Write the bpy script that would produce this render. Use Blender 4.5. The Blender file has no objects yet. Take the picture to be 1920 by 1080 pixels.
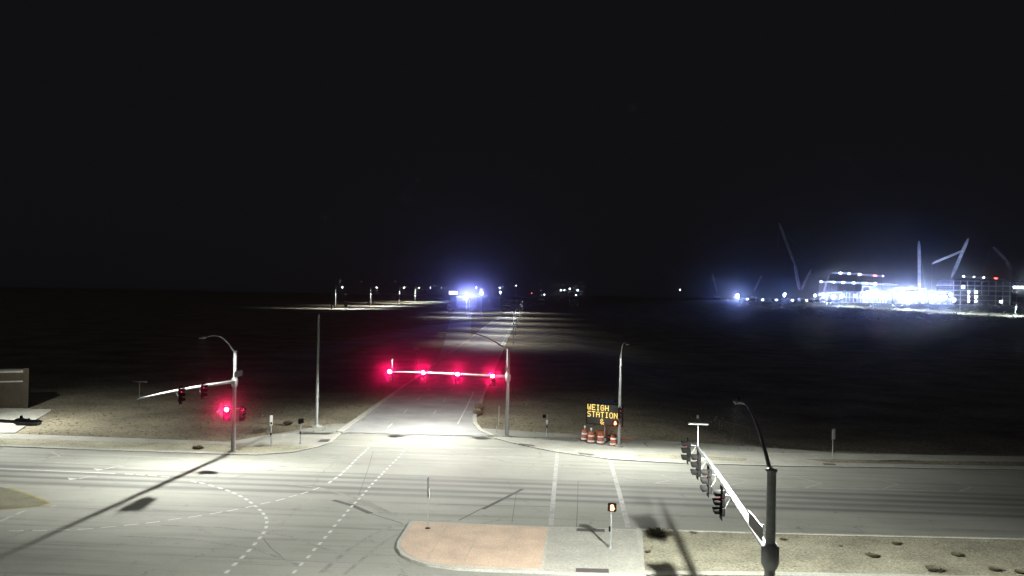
import bpy, math, random
from mathutils import Vector, Matrix
random.seed(7)
R = math.radians
SC = bpy.context.scene
COL = SC.collection

# ------------------------------------------------------------------ camera
CAM_H = 14.6
FPX = 1670.0
ROLL = 0.020
PITCH = math.atan(10.0 / FPX)
cam_data = bpy.data.cameras.new('camera')
cam_data.sensor_width = 36.0
cam_data.lens = 36.0 * FPX / 1920.0
cam_data.clip_start = 0.5
cam_data.clip_end = 9000.0
cam = bpy.data.objects.new('camera', cam_data)
COL.objects.link(cam)
CAM_M = Matrix.Translation((0, 0, CAM_H)) @ Matrix.Rotation(math.pi / 2 + PITCH, 4, 'X') @ Matrix.Rotation(ROLL, 4, 'Z')
cam.matrix_world = CAM_M
SC.camera = cam

# ------------------------------------------------------------------ world (night sky), added dim sun, exposure
world = bpy.data.worlds.new('World')
SC.world = world
world.use_nodes = True
wn = world.node_tree
wn.nodes['Background'].inputs['Color'].default_value = (0.0043, 0.0043, 0.0048, 1)
wn.nodes['Background'].inputs['Strength'].default_value = 1.0
lift_sun = bpy.data.lights.new('lift_sun', 'SUN')  # dim sun added to lift the dark ground
lift_sun.energy = 0.05
lift_sun.angle = R(0.5)
lift_sun.color = (0.92, 0.95, 1.0)
lift_sun_o = bpy.data.objects.new('lift_sun', lift_sun)
lift_sun_o.rotation_euler = (R(28), R(12), 0)
COL.objects.link(lift_sun_o)
SC.view_settings.view_transform = 'Standard'
SC.view_settings.look = 'None'
SC.view_settings.exposure = 0.24
SC.view_settings.gamma = 1.0
cy = SC.cycles
cy.use_denoising = True
cy.max_bounces = 4
cy.diffuse_bounces = 2
cy.glossy_bounces = 2
cy.volume_bounces = 0
cy.transparent_max_bounces = 8
cy.sample_clamp_indirect = 3.0
cy.use_light_tree = False
cy.caustics_reflective = False
cy.caustics_refractive = False

STREET_W = 20500.0        # power of one street luminaire
BLOOM_D = 0.00014

# ------------------------------------------------------------------ reading the place: pixel of the 1920 x 1080 photo -> point
def ray(px, py):
    d = CAM_M.to_3x3() @ Vector(((px - 960) / FPX, -(py - 540) / FPX, -1.0))
    return d
def pix(px, py, z=0.0):
    d = ray(px, py)
    t = (z - CAM_H) / d.z
    return Vector((d.x * t, d.y * t, z))
def at(px, py, Y):
    d = ray(px, py)
    t = Y / d.y
    return Vector((d.x * t, Y, CAM_H + d.z * t))

# ------------------------------------------------------------------ materials
MATS = {}
def new_mat(name):
    m = bpy.data.materials.new(name)
    m.use_nodes = True
    MATS[name] = m
    return m, m.node_tree, m.node_tree.nodes['Principled BSDF']
def ramp(nt, pts):
    n = nt.nodes.new('ShaderNodeValToRGB')
    e = n.color_ramp.elements
    while len(e) < len(pts): e.new(0.5)
    for i, (p, c) in enumerate(pts):
        e[i].position = p
        e[i].color = (c[0], c[1], c[2], 1)
    return n
def noise(nt, scale, detail=4, rough=0.6, vec=None):
    n = nt.nodes.new('ShaderNodeTexNoise')
    n.inputs['Scale'].default_value = scale
    n.inputs['Detail'].default_value = detail
    n.inputs['Roughness'].default_value = rough
    if vec is not None: nt.links.new(vec, n.inputs['Vector'])
    return n
def mixc(nt, blend, fac, a, b):
    n = nt.nodes.new('ShaderNodeMix')
    n.data_type = 'RGBA'; n.blend_type = blend
    if isinstance(fac, (int, float)): n.inputs[0].default_value = fac
    else: nt.links.new(fac, n.inputs[0])
    for k, v in ((6, a), (7, b)):
        if isinstance(v, tuple): n.inputs[k].default_value = (v[0], v[1], v[2], 1)
        else: nt.links.new(v, n.inputs[k])
    return n.outputs[2]
def mathn(nt, op, a, b=None, c=None, clamp=False):
    n = nt.nodes.new('ShaderNodeMath'); n.operation = op; n.use_clamp = clamp
    for k, v in enumerate((a, b, c)):
        if v is None: continue
        if isinstance(v, (int, float)): n.inputs[k].default_value = v
        else: nt.links.new(v, n.inputs[k])
    return n.outputs[0]
def maprange(nt, v, a, b, c, d, kind='SMOOTHSTEP'):
    n = nt.nodes.new('ShaderNodeMapRange'); n.interpolation_type = kind
    nt.links.new(v, n.inputs[0])
    for k, x in zip((1, 2, 3, 4), (a, b, c, d)): n.inputs[k].default_value = x
    return n.outputs[0]
def geo_pos(nt):
    return nt.nodes.new('ShaderNodeNewGeometry').outputs['Position']
def bump(nt, p, h, strength, dist):
    b = nt.nodes.new('ShaderNodeBump')
    b.inputs['Strength'].default_value = strength
    b.inputs['Distance'].default_value = dist
    nt.links.new(h, b.inputs['Height'])
    nt.links.new(b.outputs[0], p.inputs['Normal'])

def mat_grain(name, col, spread=0.25, fine=18.0, coarse=0.6, rough=0.9, bumpd=0.01, spots=None, grain=(0.62, 1.3)):
    m, nt, p = new_mat(name)
    pos = geo_pos(nt)
    n1 = noise(nt, fine, 3, 0.7, pos)
    n2 = noise(nt, coarse, 5, 0.6, pos)
    lo = tuple(c * (1 - spread) for c in col); hi = tuple(c * (1 + spread) for c in col)
    r1 = ramp(nt, [(0.3, lo), (0.7, hi)])
    nt.links.new(n2.outputs[0], r1.inputs[0])
    r2 = ramp(nt, [(0.28, (grain[0],) * 3), (0.72, (grain[1],) * 3)])
    nt.links.new(n1.outputs[0], r2.inputs[0])
    c = mixc(nt, 'MULTIPLY', 0.85, r1.outputs[0], r2.outputs[0])
    if spots:
        n3 = noise(nt, spots[0], 2, 0.5, pos)
        f = maprange(nt, n3.outputs[0], spots[1], spots[1] + 0.06, 0, 1)
        c = mixc(nt, 'MIX', f, c, spots[2])
    nt.links.new(c, p.inputs['Base Color'])
    p.inputs['Roughness'].default_value = rough
    p.inputs['Specular IOR Level'].default_value = 0.2
    bump(nt, p, n1.outputs[0], 0.5, bumpd)
    return m
def mat_plain(name, col, rough=0.5, metal=0.0, var=0.15, scale=6.0):
    m, nt, p = new_mat(name)
    n = noise(nt, scale, 4, 0.6, geo_pos(nt))
    r = ramp(nt, [(0.3, tuple(c * (1 - var) for c in col)), (0.7, tuple(min(1, c * (1 + var)) for c in col))])
    nt.links.new(n.outputs[0], r.inputs[0])
    nt.links.new(r.outputs[0], p.inputs['Base Color'])
    p.inputs['Roughness'].default_value = rough
    p.inputs['Metallic'].default_value = metal
    return m
def mat_emit(name, col, strength, base=(0.02, 0.02, 0.02)):
    m, nt, p = new_mat(name)
    p.inputs['Base Color'].default_value = (*base, 1)
    p.inputs['Emission Color'].default_value = (*col, 1)
    p.inputs['Emission Strength'].default_value = strength
    p.inputs['Roughness'].default_value = 0.3
    m.cycles.emission_sampling = 'NONE'      # the lamps themselves carry the light; faces only glow
    return m

# the cross street runs along U, turned a little against the picture; V is across it
UA = math.atan(-0.062)
def mat_asphalt():
    m, nt, p = new_mat('asphalt_worn')
    pos = geo_pos(nt)
    mp = nt.nodes.new('ShaderNodeMapping'); mp.vector_type = 'POINT'
    mp.inputs['Rotation'].default_value = (0, 0, -UA)
    nt.links.new(pos, mp.inputs['Vector'])
    sep = nt.nodes.new('ShaderNodeSeparateXYZ'); nt.links.new(mp.outputs[0], sep.inputs[0])
    u, v = sep.outputs[0], sep.outputs[1]
    stretch = nt.nodes.new('ShaderNodeMapping'); stretch.inputs['Scale'].default_value = (0.05, 1.3, 1)
    nt.links.new(mp.outputs[0], stretch.inputs['Vector'])
    streak = noise(nt, 1.0, 5, 0.65, stretch.outputs[0])
    fine = noise(nt, 9.0, 4, 0.75, pos)
    coarse = noise(nt, 0.12, 4, 0.6, pos)
    c0 = ramp(nt, [(0.3, (0.218, 0.221, 0.194)), (0.72, (0.290, 0.294, 0.258))])
    nt.links.new(coarse.outputs[0], c0.inputs[0])
    c1 = ramp(nt, [(0.2, (0.72,) * 3), (0.8, (1.25,) * 3)])
    nt.links.new(fine.outputs[0], c1.inputs[0])
    c = mixc(nt, 'MULTIPLY', 0.7, c0.outputs[0], c1.outputs[0])
    # rubber polished wheel tracks in the two far lanes
    t = mathn(nt, 'MULTIPLY', mathn(nt, 'SUBTRACT', v, 63.2), 2 * math.pi / 1.78)
    wob = mathn(nt, 'MULTIPLY', mathn(nt, 'SUBTRACT', streak.outputs[0], 0.5), 3.2)
    w = mathn(nt, 'COSINE', mathn(nt, 'ADD', t, wob))
    w = maprange(nt, w, -0.9, 0.9, 0.0, 1.0)
    band = mathn(nt, 'MULTIPLY', maprange(nt, v, 62.0, 63.0, 0, 1), maprange(nt, v, 69.6, 70.6, 1, 0))
    f = mathn(nt, 'MULTIPLY', mathn(nt, 'MULTIPLY', w, band), maprange(nt, streak.outputs[0], 0.3, 0.65, 0.45, 1.0))
    base = mathn(nt, 'MULTIPLY', band, 0.16)
    f = mathn(nt, 'ADD', mathn(nt, 'MULTIPLY', f, 0.55), base, clamp=True)
    c = mixc(nt, 'MIX', f, c, (0.062, 0.062, 0.066))
    vor = nt.nodes.new('ShaderNodeTexVoronoi'); vor.feature = 'DISTANCE_TO_EDGE'; vor.inputs['Scale'].default_value = 0.085
    wp = noise(nt, 0.5, 4, 0.7, pos)
    wv = nt.nodes.new('ShaderNodeVectorMath'); wv.operation = 'MULTIPLY_ADD'
    nt.links.new(wp.outputs[1], wv.inputs[0]); wv.inputs[1].default_value = (3.2, 3.2, 0); nt.links.new(pos, wv.inputs[2])
    nt.links.new(wv.outputs[0], vor.inputs['Vector'])
    crack = mathn(nt, 'MULTIPLY', maprange(nt, vor.outputs['Distance'], 0.0, 0.006, 1, 0), maprange(nt, wp.outputs[0], 0.45, 0.6, 0.0, 0.55))
    c = mixc(nt, 'MIX', crack, c, (0.07, 0.07, 0.068))
    st1 = noise(nt, 0.9, 5, 0.75, pos)
    c = mixc(nt, 'MIX', maprange(nt, st1.outputs[0], 0.56, 0.72, 0.0, 0.4), c, (0.12, 0.12, 0.112))
    # faint tracks everywhere along the street
    w2 = maprange(nt, streak.outputs[0], 0.47, 0.72, 0.0, 0.5)
    c = mixc(nt, 'MIX', w2, c, (0.11, 0.11, 0.105))
    nt.links.new(c, p.inputs['Base Color'])
    p.inputs['Roughness'].default_value = 0.85
    p.inputs['Specular IOR Level'].default_value = 0.25
    bump(nt, p, fine.outputs[0], 0.35, 0.012)
    return m
M_ASPH = mat_asphalt()
M_ASPH2 = mat_grain('asphalt_side', (0.265, 0.265, 0.26), 0.22, 8.0, 0.25, 0.85, 0.01)
M_ASPHF = mat_grain('concrete_far', (0.29, 0.29, 0.27), 0.2, 2.0, 0.1, 0.9, 0.01)
M_CONC = mat_grain('concrete_pale', (0.33, 0.33, 0.29), 0.12, 10.0, 0.5, 0.88, 0.004)
M_KERB = mat_grain('concrete_kerb', (0.38, 0.38, 0.34), 0.12, 8.0, 0.7, 0.85, 0.004)
M_TERR = mat_grain('concrete_terracotta', (0.47, 0.365, 0.28), 0.13, 12.0, 0.6, 0.85, 0.004)
M_DIRT = mat_grain('dirt_ground', (0.175, 0.158, 0.112), 0.45, 3.2, 0.09, 1.0, 0.06, (1.4, 0.62, (0.05, 0.052, 0.034)), (0.35, 1.6))
M_GRAV = mat_grain('gravel_median', (0.28, 0.27, 0.20), 0.28, 7.0, 0.35, 1.0, 0.04, (4.5, 0.66, (0.075, 0.07, 0.045)), (0.4, 1.5))
M_TACT = mat_grain('tactile_plate', (0.085, 0.075, 0.075), 0.1, 30.0, 1.0, 0.7, 0.01)
M_PATCH = mat_grain('tar_patch', (0.075, 0.075, 0.075), 0.15, 14.0, 1.0, 0.85, 0.004)
M_WHITE = mat_grain('paint_white', (0.46, 0.46, 0.44), 0.18, 14.0, 2.0, 0.7, 0.002)
M_FADED = mat_grain('paint_white_faded', (0.33, 0.33, 0.315), 0.25, 14.0, 1.5, 0.8, 0.002)
M_YELL = mat_grain('paint_yellow_faded', (0.25, 0.215, 0.09), 0.25, 14.0, 1.5, 0.8, 0.002)
M_STEEL = mat_plain('galvanised_steel', (0.31, 0.32, 0.32), 0.5, 0.35, 0.14, 5.0)
M_DARK = mat_plain('black_housing', (0.007, 0.0072, 0.007), 0.8, 0.0, 0.2)
M_DARK.node_tree.nodes['Principled BSDF'].inputs['Specular IOR Level'].default_value = 0.06
M_GREY = mat_plain('grey_cast_metal', (0.30, 0.31, 0.31), 0.5, 0.2)
M_SIGNB = mat_plain('sign_back', (0.19, 0.20, 0.20), 0.5, 0.4)
M_SIGNW = mat_plain('sign_white', (0.62, 0.63, 0.62), 0.5)
M_SIGNG = mat_plain('sign_green', (0.03, 0.10, 0.06), 0.5)
M_ORANGE = mat_plain('drum_orange', (0.27, 0.06, 0.02), 0.55)
M_REFL = mat_plain('reflective_white', (0.80, 0.80, 0.78), 0.4)
M_RUBBER = mat_plain('black_rubber', (0.02, 0.02, 0.02), 0.8)
M_BLOCK = mat_grain('block_masonry', (0.05, 0.041, 0.030), 0.18, 6.0, 0.8, 0.95, 0.02)
M_LEAFD = mat_plain('dry_leaves', (0.085, 0.078, 0.048), 0.9, 0, 0.4, 9.0)
M_LEAFG = mat_plain('desert_scrub', (0.075, 0.105, 0.055), 0.9, 0, 0.5, 0.3)
M_TWIG = mat_plain('twig_bark', (0.07, 0.055, 0.04), 0.9)
M_SOLAR = mat_plain('solar_glass', (0.012, 0.016, 0.03), 0.15, 0.0, 0.1)
M_CRANE = mat_plain('crane_paint', (0.66, 0.62, 0.56), 0.6, 0, 0.3, 0.2)
M_SITE = mat_plain('site_steel', (0.32, 0.34, 0.37), 0.7, 0.1, 0.3, 0.1)
M_SITED = mat_plain('site_dark', (0.05, 0.05, 0.055), 0.8, 0, 0.3, 0.1)
M_CLAD = mat_plain('site_cladding', (0.038, 0.040, 0.045), 0.6, 0, 0.1, 0.1)
M_AMBERLED = mat_emit('amber_led', (1.0, 0.72, 0.17), 1.6)
M_LEDOFF = mat_plain('message_face', (0.030, 0.034, 0.034), 0.35, 0, 0.15, 3.0)
M_RED = mat_emit('signal_red_on', (1.0, 0.16, 0.26), 700.0)
M_REDS = mat_emit('signal_red_aside', (1.0, 0.03, 0.08), 5.0)
M_LENS = mat_plain('signal_lens_off', (0.03, 0.022, 0.012), 0.2)
M_HAND = mat_emit('hand_orange', (1.0, 0.21, 0.10), 8.0)
M_LED = mat_emit('luminaire_led', (1.0, 0.98, 0.92), 60.0)
M_FARLED = mat_emit('far_luminaire_led', (0.95, 0.97, 1.0), 40.0)
M_FLOOD = mat_emit('flood_blue_white', (0.45, 0.50, 1.0), 300.0)
M_SITELED = mat_emit('site_light', (0.60, 0.72, 1.0), 500.0)
M_SITELOW = mat_emit('site_small_light', (0.75, 0.84, 1.0), 26.0)
M_REDLOW = mat_emit('red_beacon', (1.0, 0.10, 0.08), 8.0)
M_LITSIGN = mat_emit('lit_sign_face', (0.85, 0.92, 1.0), 2.2, (0.6, 0.6, 0.6))

# ------------------------------------------------------------------ mesh building
class MB:
    def __init__(s): s.v = []; s.f = []; s.sm = []
    def add(s, vs, fs, smooth=False):
        o = len(s.v); s.v += [tuple(q) for q in vs]
        for f in fs: s.f.append(tuple(i + o for i in f)); s.sm.append(smooth)
        return s
    def box(s, c, sz, rot=None, bev=0.0):
        x, y, z = sz[0] / 2, sz[1] / 2, sz[2] / 2
        if bev <= 0:
            vs = [(-x, -y, -z), (x, -y, -z), (x, y, -z), (-x, y, -z), (-x, -y, z), (x, -y, z), (x, y, z), (-x, y, z)]
            fs = [(0, 3, 2, 1), (4, 5, 6, 7), (0, 1, 5, 4), (1, 2, 6, 5), (2, 3, 7, 6), (3, 0, 4, 7)]
        else:
            b = min(bev, x * .9, y * .9, z * .9)
            lay = []
            for zz, k in ((-z, b), (-z + b, 0), (z - b, 0), (z, b)):
                X, Y = x - k, y - k
                c2 = b * 0.6
                lay.append([(-X + c2, -Y, zz), (X - c2, -Y, zz), (X, -Y + c2, zz), (X, Y - c2, zz), (X - c2, Y, zz), (-X + c2, Y, zz), (-X, Y - c2, zz), (-X, -Y + c2, zz)])
            vs = [q for l in lay for q in l]; fs = [tuple(range(7, -1, -1)), tuple(range(24, 32))]
            for l in range(3):
                for i in range(8):
                    j = (i + 1) % 8
                    fs.append((l * 8 + i, l * 8 + j, l * 8 + 8 + j, l * 8 + 8 + i))
        M = rot if rot is not None else Matrix.Identity(3)
        s.add([Vector(c) + M @ Vector(q) for q in vs], fs); return s
    def tube(s, pts, rad, n=12, cap=True, smooth=True):
        pts = [Vector(p) for p in pts]
        if not isinstance(rad, (list, tuple)): rad = [rad] * len(pts)
        vs = []; fs = []
        up = None
        for i, p in enumerate(pts):
            t = (pts[min(i + 1, len(pts) - 1)] - pts[max(i - 1, 0)]).normalized()
            if up is None: up = Vector((0, 0, 1)) if abs(t.z) < 0.95 else Vector((1, 0, 0))
            a = t.cross(up).normalized(); b = a.cross(t).normalized(); up = b
            for k in range(n):
                q = 2 * math.pi * k / n
                vs.append(p + (a * math.cos(q) + b * math.sin(q)) * rad[i])
        for i in range(len(pts) - 1):
            for k in range(n):
                k2 = (k + 1) % n
                fs.append((i * n + k, (i + 1) * n + k, (i + 1) * n + k2, i * n + k2))
        s.add(vs, fs, smooth)
        if cap:
            e = len(pts) - 1
            s.add([vs[k] for k in range(n)], [tuple(range(n))])
            s.add([vs[e * n + k] for k in range(n)], [tuple(range(n - 1, -1, -1))])
        return s
    def bar(s, a, b, w):
        a = Vector(a); b = Vector(b); t = (b - a).normalized()
        up = Vector((0, 0, 1)) if abs(t.z) < 0.9 else Vector((0, 1, 0))
        x = t.cross(up).normalized() * w / 2; y = x.cross(t).normalized() * w / 2
        vs = [a - x - y, a + x - y, a + x + y, a - x + y, b - x - y, b + x - y, b + x + y, b - x + y]
        s.add(vs, [(0, 3, 2, 1), (4, 5, 6, 7), (0, 1, 5, 4), (1, 2, 6, 5), (2, 3, 7, 6), (3, 0, 4, 7)]); return s
    def lathe(s, prof, c=(0, 0, 0), n=16, smooth=True):
        vs = []; fs = []
        for r, z in prof:
            for k in range(n):
                q = 2 * math.pi * k / n
                vs.append((c[0] + r * math.cos(q), c[1] + r * math.sin(q), c[2] + z))
        for i in range(len(prof) - 1):
            for k in range(n):
                k2 = (k + 1) % n
                fs.append((i * n + k, i * n + k2, (i + 1) * n + k2, (i + 1) * n + k))
        s.add(vs, fs, smooth)
        s.add(vs[:n], [tuple(range(n - 1, -1, -1))]); s.add(vs[-n:], [tuple(range(n))])
        return s
    def prism(s, poly, z0, z1):
        n = len(poly)
        a = sum(poly[i][0] * poly[(i + 1) % n][1] - poly[(i + 1) % n][0] * poly[i][1] for i in range(n))
        if a < 0: poly = poly[::-1]
        vs = [(p[0], p[1], z0) for p in poly] + [(p[0], p[1], z1) for p in poly]
        fs = [tuple(range(n, 2 * n))] + [(i, (i + 1) % n, n + (i + 1) % n, n + i) for i in range(n)]
        s.add(vs, fs); return s
    def sheet(s, poly, z):
        n = len(poly)
        a = sum(poly[i][0] * poly[(i + 1) % n][1] - poly[(i + 1) % n][0] * poly[i][1] for i in range(n))
        if a < 0: poly = poly[::-1]
        s.add([(p[0], p[1], z) for p in poly], [tuple(range(n))]); return s
    def mesh(s, name, mat):
        me = bpy.data.meshes.new(name)
        me.from_pydata(s.v, [], s.f)
        me.polygons.foreach_set('use_smooth', s.sm)
        if mat: me.materials.append(mat)
        me.update()
        return me
    def build(s, name, mat, parent=None, loc=None, rz=None):
        return put(name, s.mesh(name, mat), parent, loc, rz)
def put(name, me, parent=None, loc=None, rz=None):
    o = bpy.data.objects.new(name, me)
    COL.objects.link(o)
    if parent: o.parent = parent
    if loc is not None: o.location = loc
    if rz is not None: o.rotation_euler = (0, 0, rz)
    return o
def thing(name, label, cat, loc=(0, 0, 0), rz=0.0, group=None):
    o = bpy.data.objects.new(name, None)
    o.empty_display_size = 0.3
    COL.objects.link(o)
    o.location = loc; o.rotation_euler = (0, 0, rz)
    return tag(o, label, cat, group)
def tag(o, label, cat, group=None):
    o['label'] = label; o['category'] = cat
    if group: o['group'] = group
    return o
def struct(o, label=None):
    o['kind'] = 'structure'
    if label: o['label'] = label
    return o
def bez(p0, p1, p2, p3, n):
    out = []
    for i in range(n + 1):
        t = i / n; u = 1 - t
        out.append(tuple(u ** 3 * a + 3 * u * u * t * b + 3 * u * t * t * c + t ** 3 * d for a, b, c, d in zip(p0, p1, p2, p3)))
    return out
def offset_strip(pts, w):
    """quad strip of width w to the left of a 2-D path"""
    L = []
    for i, p in enumerate(pts):
        a = pts[max(i - 1, 0)]; b = pts[min(i + 1, len(pts) - 1)]
        d = Vector((b[0] - a[0], b[1] - a[1])).normalized()
        L.append((p[0] - d.y * w, p[1] + d.x * w))
    return L
def sstep(a, b, x):
    t = max(0.0, min(1.0, (x - a) / (b - a)))
    return t * t * (3 - 2 * t)

# ------------------------------------------------------------------ ground
def hsh(x, y):
    return (math.sin(x * 1.7 + y * 0.6) + math.sin(x * 0.53 - y * 1.31 + 2) + math.sin(x * 3.1 + y * 2.3 + 1)) / 3
def terrain(x, y):
    z = -0.05 + 0.03 * hsh(x * 0.6, y * 0.6)
    z -= 2.2 * sstep(87, 99, y + 0.062 * x) * sstep(16, 36, x) * (1 - sstep(260, 420, y))      # basin beyond the right pavement
    z += 12.0 * sstep(620, 1000, y) * sstep(60, 250, x)                                         # rise under the building site
    z += 0.9 * hsh(x * 0.02, y * 0.02) * sstep(120, 300, y) * (1 - sstep(-420, -320, x) * (1 - sstep(60, 110, x)))
    return z
xs = [-2500, -1800, -1200, -800, -550, -400, -300, -230, -180, -150, -130, -115, -100] + [-90 + 3 * i for i in range(61)] + [98, 108, 120, 135, 155, 180, 210, 240, 270, 310, 350, 400, 450, 510, 580, 660, 760, 900, 1100, 1400, 1900, 2500]
ys = [-250, -100, 0, 20] + [35 + 2.5 * i for i in range(36)] + [128, 134, 142, 152, 164, 178, 194, 212, 232, 255, 280, 310, 345, 385, 430, 480, 540, 600, 650, 700, 750, 800, 850, 900, 950, 1000, 1080, 1200, 1400, 1700, 2200, 2800, 3500]
g = MB()
vs = [(x, y, terrain(x, y)) for y in ys for x in xs]
nx = len(xs)
g.add(vs, [(j * nx + i, j * nx + i + 1, (j + 1) * nx + i + 1, (j + 1) * nx + i) for j in range(len(ys) - 1) for i in range(nx - 1)], True)
struct(g.build('ground', M_DIRT))

# ------------------------------------------------------------------ roads
UD = Vector((math.cos(UA), math.sin(UA))); VD = Vector((-UD.y, UD.x))
def uv(u, v): return (UD.x * u + VD.x * v, UD.y * u + VD.y * v)
def P2(px, py, z=0.0):
    p = pix(px, py, z); return (p.x, p.y)
cross_road = struct(MB().sheet([uv(-170, 12), uv(170, 12), uv(170, 82), uv(30, 86), uv(-10, 96), uv(-25, 96), uv(-32, 82), uv(-170, 82)], 0.004).build('cross_road', M_ASPH))
left_edge = [P2(640, 812), P2(705, 765), P2(775, 715), P2(850, 660), P2(900, 622), P2(942, 590), P2(972, 568)]
right_edge = [P2(925, 820), P2(897, 808), P2(887, 795), P2(886, 783), P2(895, 765), P2(912, 722), P2(946, 645), P2(972, 590), P2(990, 566)]
side_road = struct(MB().sheet(left_edge + right_edge[::-1], 0.009).build('side_road', M_ASPH2))
def kerb_strip(name, path, w, z0, z1, mat, parent):
    a = path; b = offset_strip(path, w)
    m = MB()
    for i in range(len(a) - 1):
        m.prism([a[i], a[i + 1], b[i + 1], b[i]], z0, z1)
    return m.build(name, mat, parent)
kerb_strip('kerb', left_edge, 0.55, -0.2, 0.13, M_KERB, side_road)
kerb_strip('kerb', right_edge[:5], -0.45, -0.2, 0.14, M_KERB, side_road)
kerb_strip('kerb', right_edge[4:], -0.35, -0.2, 0.10, M_KERB, side_road)

def ext(p, q, L):
    d = (Vector(p) - Vector(q)).normalized() * L
    return (p[0] + d.x, p[1] + d.y)
# left pavement
lk = [P2(640, 814), P2(622, 830), P2(592, 840), P2(548, 849), P2(480, 854), P2(430, 853), P2(215, 846), P2(0, 838)]
lk.append(ext(lk[-1], lk[5], 110))
lb = [P2(636, 811), P2(560, 812), P2(500, 817), P2(430, 830), P2(300, 825), P2(0, 814)]
lb.append(ext(lb[-1], lb[3], 110))
pavement = struct(MB().prism(lk + lb[::-1], -0.2, 0.085).build('pavement', M_CONC))
kerb_strip('kerb', lk, -0.28, -0.2, 0.090, M_KERB, pavement)
a0 = P2(0, 823.5); a1 = P2(428, 835); b1 = P2(428, 849); b0 = P2(0, 835)
struct(MB().sheet([ext(a0, a1, 110), a0, P2(215, 830), a1, b1, P2(215, 843), b0, ext(b0, b1, 110)], 0.098).build('verge_soil', M_GRAV, pavement))
MB().sheet([P2(x, y, .09) for x, y in ((352, 836), (430, 835), (500, 833), (575, 836.5), (586, 838.5), (545, 845), (480, 850), (430, 849.5))], 0.104).build('verge_soil', M_GRAV, pavement)
MB().sheet([P2(x, y, .09) for x, y in ((602, 824), (620, 823.5), (615, 828.5), (594, 829))], 0.098).build('tactile_panel', M_TACT, pavement)
# driveway of pale concrete at the far left
struct(MB().prism([P2(-260, 812), P2(28, 812), P2(66, 788), P2(100, 768), P2(-100, 762)], -0.2, 0.03).build('driveway', M_CONC))
# right pavement
rk = [P2(926, 822), P2(960, 831), P2(1000, 840), P2(1040, 848), P2(1144, 862), P2(1240, 868), P2(1440, 874.5), P2(1920, 882)]
rk.append(ext(rk[-1], rk[-2], 110))
rb = [P2(926, 819), P2(1000, 824), P2(1090, 831), P2(1170, 840), P2(1440, 850), P2(1920, 857)]
rb.append(ext(rb[-1], rb[-2], 110))
pavement2 = struct(MB().prism(rk + rb[::-1], -2.5, 0.07).build('pavement', M_CONC))
kerb_strip('kerb', rk, 0.28, -0.2, 0.075, M_KERB, pavement2)
MB().sheet([P2(x, y, .075) for x, y in ((1182, 855), (1196, 852.5), (1230, 851.5), (1330, 856), (1400, 859.5), (1400, 865), (1320, 862.5), (1205, 858.5))], 0.082).build('verge_soil', M_GRAV, pavement2)
q0, q1 = P2(1920, 866, .075), P2(1506, 860.5, .075); s0, s1 = P2(1920, 874.5, .075), P2(1560, 867.5, .075)
MB().sheet([q1, P2(1640, 863, .075), q0, ext(q0, q1, 110), ext(s0, s1, 110), s0, P2(1640, 869, .075), s1], 0.082).build('verge_soil', M_DIRT, pavement2)
for quad in (((972, 831), (1000, 834.5), (1005, 837.5), (976, 834)), ((1083, 848.5), (1112, 851.5), (1117, 855), (1087, 852)), ((1542, 868.6), (1566, 869.6), (1568, 872.6), (1545, 872))):
    MB().sheet([P2(x, y, .075) for x, y in quad], 0.088).build('tactile_panel', M_TACT, pavement2)

# ------------------------------------------------------------------ middle island
def clip(poly, p, q):
    """keep the side to the left of line p->q"""
    out = []
    f = lambda r: (q[0] - p[0]) * (r[1] - p[1]) - (q[1] - p[1]) * (r[0] - p[0])
    for i in range(len(poly)):
        a, b = poly[i], poly[(i + 1) % len(poly)]
        fa, fb = f(a), f(b)
        if fa >= 0: out.append(a)
        if (fa >= 0) != (fb >= 0):
            t = fa / (fa - fb); out.append((a[0] + (b[0] - a[0]) * t, a[1] + (b[1] - a[1]) * t))
    return out
def shift(p, q, d):
    n = Vector((-(q[1] - p[1]), q[0] - p[0])).normalized() * d
    return (p[0] + n.x, p[1] + n.y), (q[0] + n.x, q[1] + n.y)
ZI = 0.15
isl = [P2(x, y, ZI) for x, y in ((1204, 992), (1027, 987), (900, 982), (800, 977), (776, 976), (768, 979), (757, 996), (745, 1014), (744, 1026), (752, 1038), (770, 1048), (800, 1057), (850, 1064), (900, 1067), (1016, 1071), (1100, 1075), (1210, 1079))]
island = struct(MB().prism(isl, -0.2, 0.135).build('traffic_island', M_KERB))
inner = [P2(x, y, ZI) for x, y in ((1026, 988.5), (900, 983.5), (800, 978.6), (779, 978.2), (772, 981), (762, 997), (752, 1015), (752, 1025), (760, 1036), (776, 1045), (802, 1053), (850, 1060), (900, 1062.5), (1015, 1066))]
cuts = [(P2(843, 979, ZI), P2(796, 1056, ZI)), (P2(906, 981, ZI), P2(866, 1062, ZI)), (P2(966, 984, ZI), P2(941, 1064, ZI))]
rest = inner
for k, (p, q) in enumerate(cuts + [None]) if False else enumerate(cuts):
    p1, q1_ = shift(p, q, 0.022); p2, q2_ = shift(p, q, -0.022)
    aa = clip(rest, p1, q1_); bb = clip(rest, q2_, p2)
    ca = sum(v[0] for v in aa) / len(aa); cb = sum(v[0] for v in bb) / len(bb)
    leftp, rest = (aa, bb) if ca < cb else (bb, aa)
    MB().prism(leftp, 0.0, 0.152).build('paving_slab', M_TERR, island)
MB().prism(rest, 0.0, 0.152).build('paving_slab', M_TERR, island)
ref = [P2(x, y, ZI) for x, y in ((1030, 988.5), (1192, 993), (1207, 1078), (1019, 1070))]
pr, qr = P2(1136, 985, ZI), P2(1141, 1085, ZI)
for d_, rev in ((0.008, False), (-0.008, True)):
    p_, q_ = shift(pr, qr, d_)
    MB().prism(clip(ref, *((q_, p_) if rev else (p_, q_))), 0.0, 0.146).build('paving_slab', M_CONC, island)
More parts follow.
